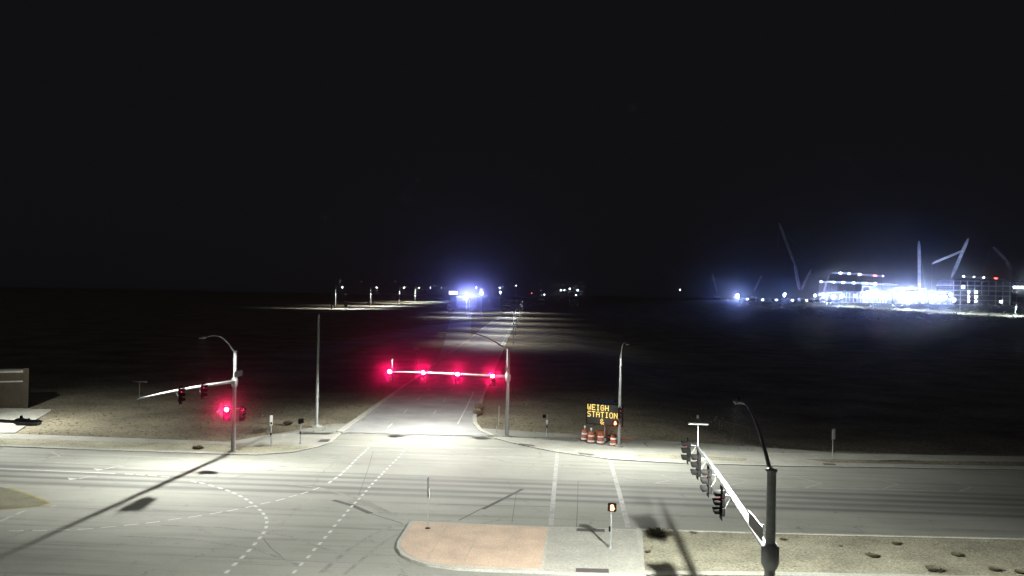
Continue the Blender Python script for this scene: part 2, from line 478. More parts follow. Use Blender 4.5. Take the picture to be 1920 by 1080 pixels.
for quad in (((1082, 990.5), (1134, 992), (1134, 997.5), (1080, 996)), ((1080, 1065), (1141, 1066.5), (1142, 1074), (1079, 1072.5))):
    MB().sheet([P2(x, y, ZI) for x, y in quad], 0.151).build('tactile_panel', M_TACT, island)
# gravel median on the right
md = [P2(1194, 992, .1), P2(1440, 999, .1), P2(1920, 1010, .1)]
md.append(ext(md[-1], md[-2], 120))
mn = [P2(1209, 1077, .1), P2(1440, 1079, .1), P2(1920, 1088, .1)]
mn.append(ext(mn[-1], mn[-2], 120))
median = struct(MB().prism(md + mn[::-1], -0.2, 0.115).build('median', M_GRAV))
kerb_strip('kerb', md, -0.26, -0.2, 0.15, M_KERB, median)
kerb_strip('kerb', mn, 0.5, -0.2, 0.15, M_KERB, median)

# ------------------------------------------------------------------ road markings
ZP = 0.0135
def dash_mesh(L, W): return MB().sheet([(-L / 2, -W / 2), (L / 2, -W / 2), (L / 2, W / 2), (-L / 2, W / 2)], 0.0).mesh('road_marking', M_WHITE)
def dashes(pts, L, W, parent, name='guide_dash'):
    me = dash_mesh(L, W)
    P = [P2(*p) for p in pts]
    for i, p in enumerate(P):
        a = P[max(i - 1, 0)]; b = P[min(i + 1, len(P) - 1)]
        put(name, me, parent, (p[0], p[1], ZP), math.atan2(b[1] - a[1], b[0] - a[0]))
S = 3.84
def c5(l): return [(400 + x / S, 800 + y / S) for x, y in l]
def c4(l): return [(x / S, 800 + y / S) for x, y in l]
dashes(c5([(100, 1045), (155, 992), (210, 940), (258, 892), (298, 846), (335, 802), (363, 765), (380, 725), (385, 690), (380, 658), (360, 628), (335, 600), (303, 574), (270, 548), (236, 524), (196, 502), (150, 480), (103, 461), (50, 444)]) + c4([(1520, 425), (1455, 408), (1395, 397)]), 0.58, 0.21, cross_road)
dashes(c5([(585, 1045), (632, 992), (685, 938), (727, 886), (768, 842), (805, 798), (842, 757), (875, 714), (908, 675), (940, 640), (970, 605), (997, 575), (1022, 548), (1050, 520), (1075, 492), (1100, 465), (1122, 438), (1145, 412), (1170, 387), (1192, 365), (1212, 345), (1230, 325), (1250, 304), (1272, 282), (1294, 260), (1315, 240), (1335, 220), (1352, 200), (1370, 178), (1390, 155)]), 0.56, 0.18, cross_road)
dashes(c5([(840, 400), (880, 372), (915, 347), (940, 324), (965, 301), (985, 283), (1003, 262), (1022, 243), (1043, 223), (1063, 205), (1080, 190), (1097, 173), (1115, 155), (1150, 122), (1188, 88)]), 0.80, 0.19, cross_road)
dashes(c5([(740, 448), (655, 478), (573, 500), (482, 527), (375, 551), (270, 576), (140, 602), (20, 622)]) + c4([(1405, 647), (1255, 667), (1100, 690), (945, 707), (780, 724), (615, 738), (445, 745), (285, 750), (118, 751), (-60, 748)]), 0.85, 0.15, cross_road)
def stripe(pts, w, parent, mat=None, name='painted_line', z=None):
    P = [P2(*p) for p in pts]
    a = offset_strip(P, w / 2); b = offset_strip(P, -w / 2)
    m = MB()
    for i in range(len(P) - 1): m.sheet([a[i], a[i + 1], b[i + 1], b[i]], z or ZP)
    return m.build(name, mat or M_WHITE, parent)
# crossing lines over the cross street
stripe([(1045, 850), (1033, 985)], 0.32, cross_road, name='crossing_line', mat=M_FADED)
stripe([(1144, 863), (1160, 920), (1178, 989)], 0.34, cross_road, name='crossing_line', mat=M_FADED)
stripe([(634, 835), (760, 837.5), (960, 842)], 0.30, cross_road, name='crossing_line', mat=M_FADED)
stripe([(606, 849), (760, 852.5), (1005, 858)], 0.22, cross_road, name='crossing_line', mat=M_FADED)
# painted buffer with chevrons on the right
stripe([(1222, 880), (1300, 884), (1480, 893), (1700, 900)], 0.13, cross_road, M_FADED)
stripe([(1155, 905), (1230, 906.5), (1420, 914), (1640, 918), (1900, 924)], 0.15, cross_road, M_FADED)
for a, b, c in (((1240, 891), (1268, 898.5), (1229, 906)), ((1361, 893), (1405, 902), (1369, 910)), ((1496, 896), (1541, 906), (1510, 915)), ((1647, 899), (1683, 908.5), (1652, 918)), ((1790, 905), (1824, 913), (1798, 922))):
    stripe([a, b, c], 0.16, cross_road, M_FADED, 'painted_chevron')
# left: lane lines, arrows, buffer
stripe([(0, 879), (110, 883.5), (216, 888)], 0.2, cross_road)
dashes([(242, 889.3), (263, 890.6), (286, 891.8), (310, 894)], 0.75, 0.14, cross_road, 'lane_dash')
stripe([(100, 867.5), (160, 870), (226, 873)], 0.12, cross_road, M_FADED)
stripe([(112, 851), (220, 854.5), (336, 859), (351, 862.5)], 0.14, cross_road, M_FADED)
stripe([(96, 847), (113, 856), (50, 864)], 0.15, cross_road, M_FADED, 'painted_chevron')
def arrow(tail, neck, tip1, tip2, parent):
    stripe([tail, ((tail[0] + neck[0]) / 2, (tail[1] + neck[1]) / 2 - 1.2), neck], 0.22, parent, M_FADED, 'turn_arrow')
    m = MB().sheet([P2(*neck), P2(*tip1), P2(*tip2)], ZP + 0.002); m.build('arrow_head', M_FADED, parent)
arrow((232, 874), (196, 880), (182, 883), (174, 878.5), cross_road)
arrow((182, 893), (148, 898), (130, 900.5), (127, 896), cross_road)
MB().sheet([P2(*p) for p in ((-90, 896), (16, 916.5), (58, 929.5), (91, 943), (76, 949), (0, 955), (-120, 960))], 0.0115).build('painted_nose', mat_grain('olive_seal', (0.155, 0.15, 0.105), 0.2, 9.0, 0.7, 0.9, 0.004), cross_road)
stripe([(16, 915), (58, 928), (94, 943), (78, 950), (0, 956)], 0.2, cross_road, M_YELL)
stripe([(-10, 982), (48, 957)], 0.22, cross_road, M_FADED)
stripe([(96, 950), (105, 948)], 0.2, cross_road, M_FADED)
# side road
stripe([(858, 795), (874, 765), (888, 735)], 0.16, side_road)
dashes([(892, 727), (896, 719), (900.5, 711), (905, 702)], 2.2, 0.14, side_road, 'lane_dash')
dashes([(731.7, 798), (760.7, 770.7), (785, 747.3), (804, 730), (819, 715), (833, 702)], 3.05, 0.15, side_road, 'lane_dash')
dashes([(792.3, 800), (815.3, 772.7), (833.5, 750.5), (847.5, 731), (858, 716), (867, 703)], 3.05, 0.15, side_road, 'lane_dash')
stripe([(900, 619), (943, 586)], 0.30, side_road)
stripe([(939, 650), (961, 607), (975, 580)], 0.30, side_road)
# dark drain plate, tar seams and turning marks
def seam(pts, w, parent=cross_road, name='tar_seam'): return stripe(pts, w, parent, M_PATCH, name, 0.0115)
seam([(625, 938), (660, 948), (695, 963)], 0.42, name='tar_patch')
seam([(695, 963), (720, 971), (755, 982)], 0.08)
seam([(860, 976), (905, 953), (940, 938)], 0.10)
seam([(905, 955), (945, 935), (980, 917)], 0.30, name='tar_patch')
seam([(285, 956), (340, 959), (430, 962)], 0.05)
seam([(495, 1012), (508, 1028), (530, 1046)], 0.04)
seam([(820, 945), (930, 948), (1030, 950)], 0.07)

seam([(1084, 902), (1083, 945), (1081, 988)], 0.035)
seam([(968, 925), (964, 952), (960, 980)], 0.03)
seam([(700, 846), (690, 880), (672, 930)], 0.035)
seam([(560, 868), (640, 871), (760, 876)], 0.04)
M_TYRE = mat_grain('tyre_mark', (0.225, 0.228, 0.208), 0.2, 6.0, 1.2, 0.85, 0.002)
for pts_, w_ in (([(600, 1075), (655, 1030), (700, 1002), (742, 985)], 0.28), ([(645, 1078), (690, 1040), (722, 1015), (748, 1000)], 0.24), ([(520, 905), (600, 915), (690, 940), (745, 968)], 0.22), ([(300, 985), (420, 990), (540, 1005), (640, 1040)], 0.26), ([(220, 1005), (360, 1012), (480, 1030), (560, 1060)], 0.26), ([(760, 815), (800, 832), (860, 850), (960, 868)], 0.25), ([(800, 812), (838, 828), (900, 843), (990, 857)], 0.22)):
    stripe(pts_, w_, cross_road, M_TYRE, 'tyre_mark', 0.0122)

# ------------------------------------------------------------------ street luminaires and signals
def luminaire_light(name, parent, loc, rz, energy, color=(0.99, 1.0, 0.93), back=0.30, radius=0.16, cutoff=(0.12, 0.38), fwd=0.22):
    """street luminaire: a wide flat pool of light with a sharp upper cut-off, weaker behind (local +X is forward)"""
    L = bpy.data.lights.new(name, 'POINT')
    L.energy = energy; L.color = color; L.shadow_soft_size = radius
    L.use_nodes = True
    nt = L.node_tree; em = nt.nodes['Emission']
    tc = nt.nodes.new('ShaderNodeTexCoord')
    sp = nt.nodes.new('ShaderNodeSeparateXYZ'); nt.links.new(tc.outputs['Normal'], sp.inputs[0])
    c = mathn(nt, 'MAXIMUM', mathn(nt, 'MULTIPLY', sp.outputs[2], -1.0), 0.05)
    wing = mathn(nt, 'MINIMUM', mathn(nt, 'POWER', mathn(nt, 'DIVIDE', 1.0, c), 0.45), 1.7)
    cf = mathn(nt, 'SUBTRACT', c, mathn(nt, 'MULTIPLY', mathn(nt, 'MAXIMUM', sp.outputs[0], 0.0), fwd))
    cut = maprange(nt, cf, cutoff[0], cutoff[1], 0.0, 1.0)
    bk = maprange(nt, sp.outputs[0], -0.75, 0.05, back, 1.0)
    s = mathn(nt, 'MULTIPLY', mathn(nt, 'MULTIPLY', wing, cut), bk)
    nt.links.new(s, em.inputs['Strength'])
    o = bpy.data.objects.new(name, L); COL.objects.link(o)
    o.parent = parent; o.location = loc; o.rotation_euler = (0, 0, rz)
    return o

# shared signal head pieces; the head looks along local -Y
def head_housing():
    m = MB()
    for k in (-1, 0, 1): m.box((0, 0.10, k * 0.36), (0.34, 0.20, 0.345), bev=0.03)
    m.box((0, 0.055, 0), (0.62, 0.012, 1.36))
    return m.mesh('signal_head', M_DARK)
def visor_mesh():
    m = MB(); n = 14; r = 0.165; vs = []; fs = []
    for i in range(n + 1):
        a = R(-35) + R(250) * i / n
        x, z = math.cos(a) * r, math.sin(a) * r
        ln = 0.30 - 0.10 * (0.5 - 0.5 * math.sin(a))
        for rr in (1.0, 0.94):
            vs += [(x * rr, 0.045, z * rr), (x * rr, -ln, z * rr)]
    for i in range(n):
        o = i * 4
        fs += [(o, o + 4, o + 5, o + 1), (o + 2, o + 3, o + 7, o + 6), (o + 1, o + 5, o + 7, o + 3)]
    m.add(vs, fs, True)
    return m.mesh('visor', M_DARK)
def lens_mesh(mat):
    m = MB(); n = 20; vs = [(0, -0.045, 0)]
    for rr, y in ((0.08, -0.036), (0.15, -0.006)):
        for k in range(n):
            a = 2 * math.pi * k / n; vs.append((math.cos(a) * rr, y, math.sin(a) * rr))
    fs = [(0, 1 + k, 1 + (k + 1) % n) for k in range(n)] + [(1 + k, 1 + n + k, 1 + n + (k + 1) % n, 1 + (k + 1) % n) for k in range(n)]
    m.add(vs, fs, True); return m.mesh('lens', mat)
HEAD = head_housing(); VISOR = visor_mesh(); LENS_R = lens_mesh(M_RED); LENS_RS = lens_mesh(M_REDS); LENS_0 = lens_mesh(M_LENS)
def signal_halo(head, energy, color, z, cone=15, blend=0.6, yaw=0.0):
    """narrow spot added in front of a lit lens, tipped up to make its halo"""
    L = bpy.data.lights.new('signal_halo_spot', 'SPOT')
    L.energy = energy; L.color = color; L.spot_size = R(cone); L.spot_blend = blend; L.shadow_soft_size = 0.10
    o = bpy.data.objects.new('signal_halo_spot', L); COL.objects.link(o)
    o.parent = head; o.location = (0, -0.33, z); o.rotation_euler = (R(-94), 0, yaw)
RED_W = 9500.0
def signal_head(parent, loc, rz, red, power=1.0, yaw=0.0):
    h = put('signal_head', HEAD, parent, loc, rz)
    if red is LENS_R: signal_halo(h, RED_W * power, (1.0, 0.004, 0.10), 0.36, yaw=yaw)
    for k, mesh in ((1, red), (0, LENS_0), (-1, LENS_0)):
        put('lens', mesh, h, (0, 0, k * 0.36)); put('visor', VISOR, h, (0, 0, k * 0.36))
    return h
def luminaire_parts(parent, loc, rz, energy, light=True, led=None, **kw):
    body = MB()
    body.tube([(-0.18, 0, 0), (0.0, 0, 0)], 0.045, 8)
    body.box((0.36, 0, 0.01), (0.78, 0.32, 0.10), bev=0.04)
    body.box((0.22, 0, 0.08), (0.36, 0.20, 0.06), bev=0.02)
    for sy in (-1, 1): body.box((0.40, sy * 0.13, -0.06), (0.62, 0.02, 0.06))
    for sx in (0.09, 0.71): body.box((sx, 0, -0.061), (0.02, 0.238, 0.058))
    lum = body.build('luminaire', M_GREY, parent, loc, rz)
    MB().box((0.40, 0, -0.046), (0.56, 0.20, 0.010)).build('lens', led or M_LED, lum)
    MB().tube([(0.18, 0, 0.11), (0.18, 0, 0.19)], 0.04, 8).build('photocell', M_DARK, lum)
    if led is M_FARLED: MB().lathe([(0.10, -0.45), (0.26, -0.34), (0.32, -0.12), (0.32, -0.05)], (0.42, 0, 0), 10).build('drop_lens', led, lum)
    if light: luminaire_light('luminaire_lamp', lum, (0.42, 0, -0.16), 0, energy, **kw) if led is not M_FARLED else luminaire_light('luminaire_lamp', lum, (0.42, 0, -0.95), 0, energy, **kw)
    return lum
def signal_pole(label, base, arm_to, zroot, ztip, head_ts, head_face, red, lum_len=6.3, energy=STREET_W, side_off=0.5, pole_h=8.95, sign_at=None, sign_along=True, back=0.32, fwd=0.18):
    b = Vector((base[0], base[1])); t = Vector((arm_to[0], arm_to[1])); d = t - b
    rz = math.atan2(d.y, d.x); L = d.length
    root = thing('signal_pole', label, 'traffic signal', (b.x, b.y, 0), rz, 'street-lit signal masts round the junction')
    MB().box((0, 0, 0.17), (0.62, 0.62, 0.05), bev=0.02).lathe([(0.42, -0.1), (0.42, 0.145)], n=18).build('base', M_CONC, root)
    MB().tube([(0, 0, 0.15), (0, 0, 3), (0, 0, 6.5), (0, 0, pole_h)], [0.20, 0.185, 0.165, 0.15], 18).build('pole', M_STEEL, root)
    MB().lathe([(0.155, 0), (0.19, 0.01), (0.19, 0.07), (0.1, 0.12)], (0, 0, pole_h - 0.02)).build('pole_cap', M_STEEL, root)
    MB().lathe([(0.2, -0.5), (0.27, -0.35), (0.29, -0.3), (0.29, 0.25), (0.25, 0.27), (0.19, 0.35)], (0, 0, zroot)).build('arm_collar', M_STEEL, root)
    n = 8
    MB().tube([(0.15 + (L - 0.15) * i / n, 0, zroot + (ztip - zroot) * math.sin(i / n * math.pi / 2)) for i in range(n + 1)], [0.145 - 0.085 * i / n for i in range(n + 1)], 14).build('mast_arm', M_STEEL, root)
    arm_z = lambda s: zroot + (ztip - zroot) * math.sin(min(1, s / L) * math.pi / 2)
    # curved arm of the street luminaire
    pts = bez((0, 0, pole_h - 0.15), (2.4, 0, pole_h + 1.35), (3.6, 0, pole_h + 1.85), (lum_len, 0, pole_h + 1.55), 14)
    MB().tube(pts, [0.075 - 0.035 * i / 14 for i in range(15)], 10).build('luminaire_arm', M_STEEL, root)
    luminaire_parts(root, (pts[-1][0] + 0.15, 0, pts[-1][2] - 0.01), 0, energy, back=back, fwd=fwd)
    # detection camera on a riser at the tip of the mast
    rx = L - 0.35
    MB().tube([(rx, 0, arm_z(rx) - 0.75), (rx, 0, arm_z(rx) + 1.15)], 0.038, 8).build('camera_riser', M_STEEL, root)
    camr = Matrix.Rotation(head_face - rz + math.pi / 2, 3, 'Z')
    MB().box((rx, 0, arm_z(rx) + 1.19), (0.16, 1.05, 0.11), camr.to_3x3() @ Matrix.Rotation(math.pi / 2, 3, 'Z') if False else Matrix.Rotation(head_face - rz, 3, 'Z'), bev=0.03).build('detection_camera', M_SIGNB, root)
    fx = Matrix.Rotation(head_face - rz, 3, 'Z') @ Vector((0, -1, 0))
    for s in head_ts:
        p = Vector((s, 0, arm_z(s) - 0.30)) + fx * side_off
        pw = Matrix.Rotation(rz, 3, 'Z') @ p + Vector((b.x, b.y, 0))
        signal_head(root, p, head_face - rz, red, yaw=math.atan2(-pw.x, pw.y) - head_face)      # added halo spot, aimed at the camera
        MB().bar((s, 0, arm_z(s)), Vector((s, 0, arm_z(s) + 0.02)) + fx * (side_off - 0.12), 0.04).bar((s, 0, arm_z(s)), Vector((s, 0, arm_z(s) - 0.62)) + fx * (side_off - 0.14), 0.028).build('head_bracket', M_STEEL, root)
    if sign_at:
        sz = (sign_at[1], 0.03, 0.48) if sign_along else (0.03, sign_at[1], 0.48)
        off = sign_at[2] if len(sign_at) > 2 else 0.0
        sc = (off, 0.28, sign_at[0]) if sign_along else (0.25, off, sign_at[0])
        sg = MB().box(sc, sz).build('name_sign', M_SIGNB, root)
        MB().box((sc[0], sc[1] / 2, sc[2]), (0.08, 0.28, 0.1) if sign_along else (0.28, 0.08, 0.1)).build('sign_clamp', M_STEEL, sg)
    return root, rz
FACE_CAM = 0.0                      # heads that look at the camera
FACE_R = R(90) + UA                 # local -Y turned to +X: heads that look to the right
FACE_L = R(-90) + UA
# far mast, four red heads towards the camera
fb = pix(950, 819)
far_root, far_rz = signal_pole('tall steel mast with a long arm of four glowing red lights over the side road', fb, (fb.x - 12.2, fb.y + 0.3), 6.1, 6.35, [1.55, 5.1, 8.6, 12.0], FACE_CAM, LENS_R, sign_at=(6.95, 0.95, 0.15), sign_along=False)
# left mast, arm towards the camera
lbp = pix(437, 848)
left_root, left_rz = signal_pole('steel signal mast on the left corner with its arm reaching over the cross street', lbp, (-25.85, 61.8), 6.3, 6.75, [7.6, 11.6], FACE_R, LENS_RS, sign_at=(6.95, 1.9, -0.1), sign_along=True)
signal_head(left_root, Matrix.Rotation(-left_rz, 3, 'Z') @ Vector((-0.62, -0.1, 3.45)), FACE_CAM - left_rz + R(10), LENS_R, 0.8, R(7.5))
signal_head(left_root, Matrix.Rotation(-left_rz, 3, 'Z') @ Vector((0.72, 0.1, 3.45)), FACE_R - left_rz - R(25), LENS_RS)
MB().bar(Matrix.Rotation(-left_rz, 3, 'Z') @ Vector((-0.6, 0, 3.9)), Matrix.Rotation(-left_rz, 3, 'Z') @ Vector((0.7, 0, 3.9)), 0.05).build('head_bracket', M_STEEL, left_root)
# near right mast
near_root, near_rz = signal_pole('near steel signal mast at lower right, seen from above, with four dark signal heads', (8.62, 29.2), (9.78, 46.4), 6.25, 6.85, [6.9, 10.4, 13.7, 17.4], FACE_L, LENS_RS, sign_at=(6.9, 2.2, 1.0), sign_along=True, lum_len=5.6, fwd=-0.02, energy=STREET_W * 1.45, back=0.6)

# lamp post at the right corner with pedestrian heads
def hand_signal(parent, loc, rz, lit=True):
    h = MB().box((0, 0.11, 0), (0.46, 0.22, 0.48), bev=0.04).box((0, -0.06, 0.235), (0.46, 0.16, 0.02)).box((-0.22, -0.06, 0.03), (0.02, 0.16, 0.42)).box((0.22, -0.06, 0.03), (0.02, 0.16, 0.42)).build('pedestrian_signal', M_DARK, parent, loc, rz)
    if lit:
        m = MB(); y = -0.012
        m.box((0, y, -0.08), (0.19, 0.012, 0.17))
        for k, (x, ht) in enumerate(((-0.075, 0.13), (-0.025, 0.17), (0.025, 0.17), (0.075, 0.14))): m.box((x, y, 0.01 + ht / 2), (0.040, 0.012, ht))
        m.box((0.125, y, -0.03), (0.04, 0.012, 0.13), Matrix.Rotation(R(-25), 3, 'Y'))
        m.build('hand_symbol', M_HAND, h)
        signal_halo(h, 800.0, (1.0, 0.22, 0.06), 0.0, 16, 0.8)
    return h
rp = pix(1160.5, 838, 0.07)
post = thing('street_lamp', 'tall street lamp post at the right corner with an orange hand signal', 'street lamp', (rp.x, rp.y, 0), R(-93))
MB().lathe([(0.36, -0.1), (0.36, 0.2)], n=18).box((0, 0, 0.225), (0.5, 0.5, 0.05)).build('base', M_CONC, post)
MB().tube([(0, 0, 0.2), (0, 0, 4), (0, 0, 8.7)], [0.15, 0.13, 0.105], 14).build('pole', M_STEEL, post)
MB().lathe([(0.11, 0), (0.15, 0.02), (0.15, 0.12), (0.06, 0.2)], (0, 0, 8.66)).build('pole_cap', M_STEEL, post)
pts = bez((0, 0, 8.6), (1.6, 0, 10.0), (2.6, 0, 10.4), (4.6, 0.2, 10.25), 12)
MB().tube(pts, [0.07 - 0.03 * i / 12 for i in range(13)], 10).build('luminaire_arm', M_STEEL, post)
luminaire_parts(post, (pts[-1][0] + 0.15, 0.2, pts[-1][2] - 0.01), 0, STREET_W * 0.68, back=0.17)
inv = Matrix.Rotation(R(93), 3, 'Z')
hand_signal(post, inv @ Vector((-0.42, -0.1, 2.35)), R(93) - R(12))
signal_head(post, inv @ Vector((0.02, -0.35, 3.35)), R(93) + R(75), LENS_RS)
MB().bar(inv @ Vector((-0.42, 0, 2.5)), (0, 0, 2.5), 0.05).build('head_bracket', M_STEEL, post)
MB().bar(inv @ Vector((0.02, -0.3, 3.6)), (0, 0, 3.6), 0.05).build('head_bracket', M_STEEL, post)

# luminaire reaching in from a post just left of the picture, and the next street lamp along the far pavement
def street_lamp(label, base, rz, h, arm, energy, group=None, light=True, led=None, thick=1.0, back=0.30, color=(0.99, 1.0, 0.93), cutoff=(0.12, 0.38), fwd=0.22):
    root = thing('street_lamp', label, 'street lamp', (base[0], base[1], base[2] if len(base) > 2 else 0), rz, group)
    MB().lathe([(0.3 * thick, -0.3), (0.3 * thick, 0.12), (0.2 * thick, 0.16)], n=10).build('base', M_CONC, root)
    MB().tube([(0, 0, 0.1), (0, 0, h)], [0.13 * thick, 0.085 * thick], 10).build('pole', M_STEEL, root)
    pts = bez((0, 0, h - 0.1), (arm * .35, 0, h + 1.1), (arm * .6, 0, h + 1.5), (arm, 0, h + 1.35), 8)
    MB().tube(pts, 0.05 * thick, 8).build('luminaire_arm', M_STEEL, root)
    luminaire_parts(root, (pts[-1][0] + 0.15, 0, pts[-1][2] - 0.01), 0, energy, light, led, back=back, color=color, cutoff=cutoff, fwd=fwd)
    return root
street_lamp('dark luminaire on an arm reaching in over the left edge of the picture', (-20.6, 26.8), R(0), 9.1, 5.6, STREET_W * 0.55, fwd=0.0, back=0.8)
street_lamp('street lamp beyond the left edge that lights the pale driveway', (-59.0, 90.5), R(-12), 9.1, 5.0, STREET_W * 0.7, back=0.05)

# plain tall pole on the left of the side road
tp = pix(593.5, 800)
tall = thing('steel_pole', 'tall plain grey pole on a round footing left of the side road', 'pole', (tp.x, tp.y, 0))
MB().lathe([(0.62, -0.2), (0.62, 0.10), (0.58, 0.14)], n=20).build('footing', M_CONC, tall)
MB().lathe([(0.30, 0.12), (0.30, 0.20), (0.19, 0.24)], n=16).build('base_plate', M_STEEL, tall)
MB().tube([(0, 0, 0.2), (0, 0, 6), (0, 0, 11.9)], [0.165, 0.14, 0.11], 14).build('pole', M_STEEL, tall)
MB().lathe([(0.115, 0), (0.12, 0.05), (0.04, 0.1)], (0, 0, 11.88), 12).build('pole_cap', M_STEEL, tall)

# ------------------------------------------------------------------ small posts, push buttons, signs
def push_post(label, px, py, z0, h, sign=True, rz=0.0, lit_hand=None):
    p = pix(px, py, z0)
    r = thing('push_button_post', label, 'signal post', (p.x, p.y, z0), rz)
    MB().lathe([(0.16, 0), (0.16, 0.03), (0.07, 0.10)], n=12).build('base_plate', M_STEEL, r)
    MB().tube([(0, 0, 0.03), (0, 0, h)], 0.055, 10).build('post', M_STEEL, r)
    MB().box((0, -0.085, 1.06), (0.13, 0.09, 0.24), bev=0.02).build('push_button', M_DARK, r)
    return r
p1 = push_post('thin grey post with a narrow white sign at the left kerb corner', 508, 835, 0.098, 2.2)
MB().box((0, -0.07, 2.32), (0.27, 0.02, 0.92)).build('sign_plate', M_SIGNW, p1)
MB().box((0, -0.085, 2.05), (0.16, 0.008, 0.22)).build('sign_symbol', M_DARK, p1)
p2 = push_post('short grey post with a dark pedestrian signal box on the left corner ramp', 563, 832, 0.085, 2.0)
hand_signal(p2, (0.05, 0, 2.1), R(80), lit=False)
p3 = push_post('post with a small white push button plate right of the side road', 1025, 819, 0.0, 2.3)
MB().box((0, -0.07, 1.55), (0.23, 0.02, 0.38)).build('sign_plate', M_SIGNW, p3)
MB().box((-0.28, 0.0, 2.1), (0.35, 0.2, 0.34), bev=0.03).build('pedestrian_signal', M_DARK, p3)
ip = pix(1144.5, 1028, 0.146)
p4 = thing('pedestrian_signal_post', 'post on the island with a glowing orange hand signal', 'signal post', (ip.x, ip.y, 0.146))
MB().box((0, 0, 0.02), (0.34, 0.34, 0.04)).lathe([(0.11, 0.04), (0.07, 0.12)], n=12).build('base_plate', M_STEEL, p4)
MB().tube([(0, 0, 0.04), (0, 0, 2.05)], 0.055, 10).build('post', M_STEEL, p4)
MB().box((-0.07, -0.08, 1.12), (0.11, 0.10, 0.30), bev=0.02).build('push_button', M_DARK, p4)
hand_signal(p4, (0.05, 0.0, 2.32), R(-14))
kp = pix(802, 990.5, 0.152)
p5 = thing('keep_right_sign', 'thin post on the terracotta island with a narrow sign seen edge on', 'traffic sign', (kp.x, kp.y, 0.152))
MB().lathe([(0.17, 0), (0.17, 0.02), (0.06, 0.06)], n=14).build('base_plate', M_DARK, p5)
MB().tube([(0, 0, 0.02), (0, 0, 3.15)], 0.032, 8).build('post', M_STEEL, p5)
MB().box((-0.05, -0.02, 2.55), (0.035, 0.62, 1.2), Matrix.Rotation(R(2), 3, 'Z')).build('sign_plate', M_SIGNB, p5)
MB().box((0.05, -0.02, 2.1), (0.02, 0.5, 0.62)).build('object_marker', M_SIGNW, p5)
def sign(label, px, py, Yhint, h, w, ht, rz, mat, z0=0.0, ground=None):
    p = pix(px, py, z0) if Yhint is None else at(px, py, Yhint)
    zg = z0 if Yhint is None else terrain(p.x, p.y)
    hh = h if Yhint is None else p.z - zg
    r = thing('road_sign', label, 'traffic sign', (p.x, p.y, zg), rz)
    MB().tube([(0, 0, -0.2), (0, 0, hh)], 0.04 if ht < 1.6 else 0.08, 8).build('post', M_STEEL, r)
    MB().box((0, -0.06, hh - ht / 2 + 0.05), (w, 0.02, ht)).build('sign_plate', mat, r)
    return r
sign('small sign seen nearly edge on at the far right kerb', 1561, 862, None, 2.75, 0.75, 0.95, R(48), M_SIGNW, 0.07)
sign('small square sign standing in the dark beyond the red lights', 781, 649, 150, 0, 0.95, 0.75, 0, M_SIGNW)
sign('tall pale sign under the row of distant street lamps', 648.5, 565, 480, 0, 1.7, 3.0, 0, M_SIGNW)
sign('tiny pale marker alone in the dark field behind the right pavement', 1308, 779, 112, 0, 0.28, 0.40, 0, M_SIGNW)
sign('thin marker post beside the right edge of the side road', 935, 797, None, 2.1, 0.16, 0.5, R(70), M_SIGNB)
sign('short delineator post at the right kerb return', 931, 812, None, 1.0, 0.10, 0.3, 0, M_SIGNB)
sign('small pale round marker on the left shoulder of the distant ramp', 841, 572, 420, 0, 1.2, 1.2, 0, M_SIGNW)

# pipe rail fence faint in the field
fa, fb2 = pix(1349, 800), pix(1406, 812)
fence = thing('pipe_fence', 'faint low pipe fence in the dark field at right', 'fence', (fa.x, fa.y, terrain(fa.x, fa.y)), math.atan2(fb2.y - fa.y, fb2.x - fa.x))
fl = math.hypot(fb2.x - fa.x, fb2.y - fa.y)
for k in range(3): MB().tube([(fl * k / 2, 0, -0.3), (fl * k / 2, 0, 1.5)], 0.04, 8).build('post', M_SITED, fence)
for z in (0.6, 1.45): MB().tube([(0, 0, z), (fl, 0, z)], 0.02, 6).build('rail', M_SITED, fence)

# ------------------------------------------------------------------ message board trailer
FONT = {'W': '10001 10001 10001 10101 10101 10101 01010', 'E': '11111 10000 10000 11110 10000 10000 11111', 'I': '01110 00100 00100 00100 00100 00100 01110',
        'G': '01110 10001 10000 10111 10001 10001 01110', 'H': '10001 10001 10001 11111 10001 10001 10001', 'S': '01111 10000 10000 01110 00001 00001 11110',
        'T': '11111 00100 00100 00100 00100 00100 00100', 'A': '01110 10001 10001 11111 10001 10001 10001', 'O': '01110 10001 10001 10001 10001 10001 01110',
        'N': '10001 11001 10101 10101 10011 10001 10001', '&': '01100 10010 10100 01000 10101 10010 01101'}
bp = pix(1131, 829)
board = thing('message_board_trailer', 'portable message board trailer showing WEIGH STATION in yellow lamps', 'message board', (bp.x, bp.y, -0.02), R(-27))
BW, BH, BZ = 3.75, 2.05, 1.75
MB().box((0.1, 0, BZ + BH / 2), (BW, 0.16, BH)).build('panel', M_LEDOFF, board)
fr = MB()
for s in (-1, 1):
    fr.box((0.1, -0.01, BZ + BH / 2 + s * BH / 2), (BW + 0.1, 0.2, 0.07)); fr.box((0.1 + s * BW / 2, -0.01, BZ + BH / 2), (0.07, 0.2, BH - 0.08))
fr.build('panel_frame', M_DARK, board)
pit = BW / 8; dot = 0.066
for row, (word, c0) in enumerate((('WEIGH', 0), ('STATION', 0), ('&', 3))):
    zt = BZ + BH - 0.11 - row * (BH / 3)
    for i, ch in enumerate(word):
        m = MB(); x0 = 0.1 - BW / 2 + (c0 + i) * pit + 0.07
        for r_, line in enumerate(FONT[ch].split()):
            for c_, bit in enumerate(line):
                if bit == '1': m.box((x0 + c_ * 0.076 + 0.03, -0.088, zt - r_ * 0.080 - 0.03), (dot, 0.012, 0.072))
        m.build('letter', M_AMBERLED, board)
MB().tube([(0.1, 0.12, 0.5), (0.1, 0.12, BZ + BH - 0.2)], 0.07, 10).build('mast', M_STEEL, board)
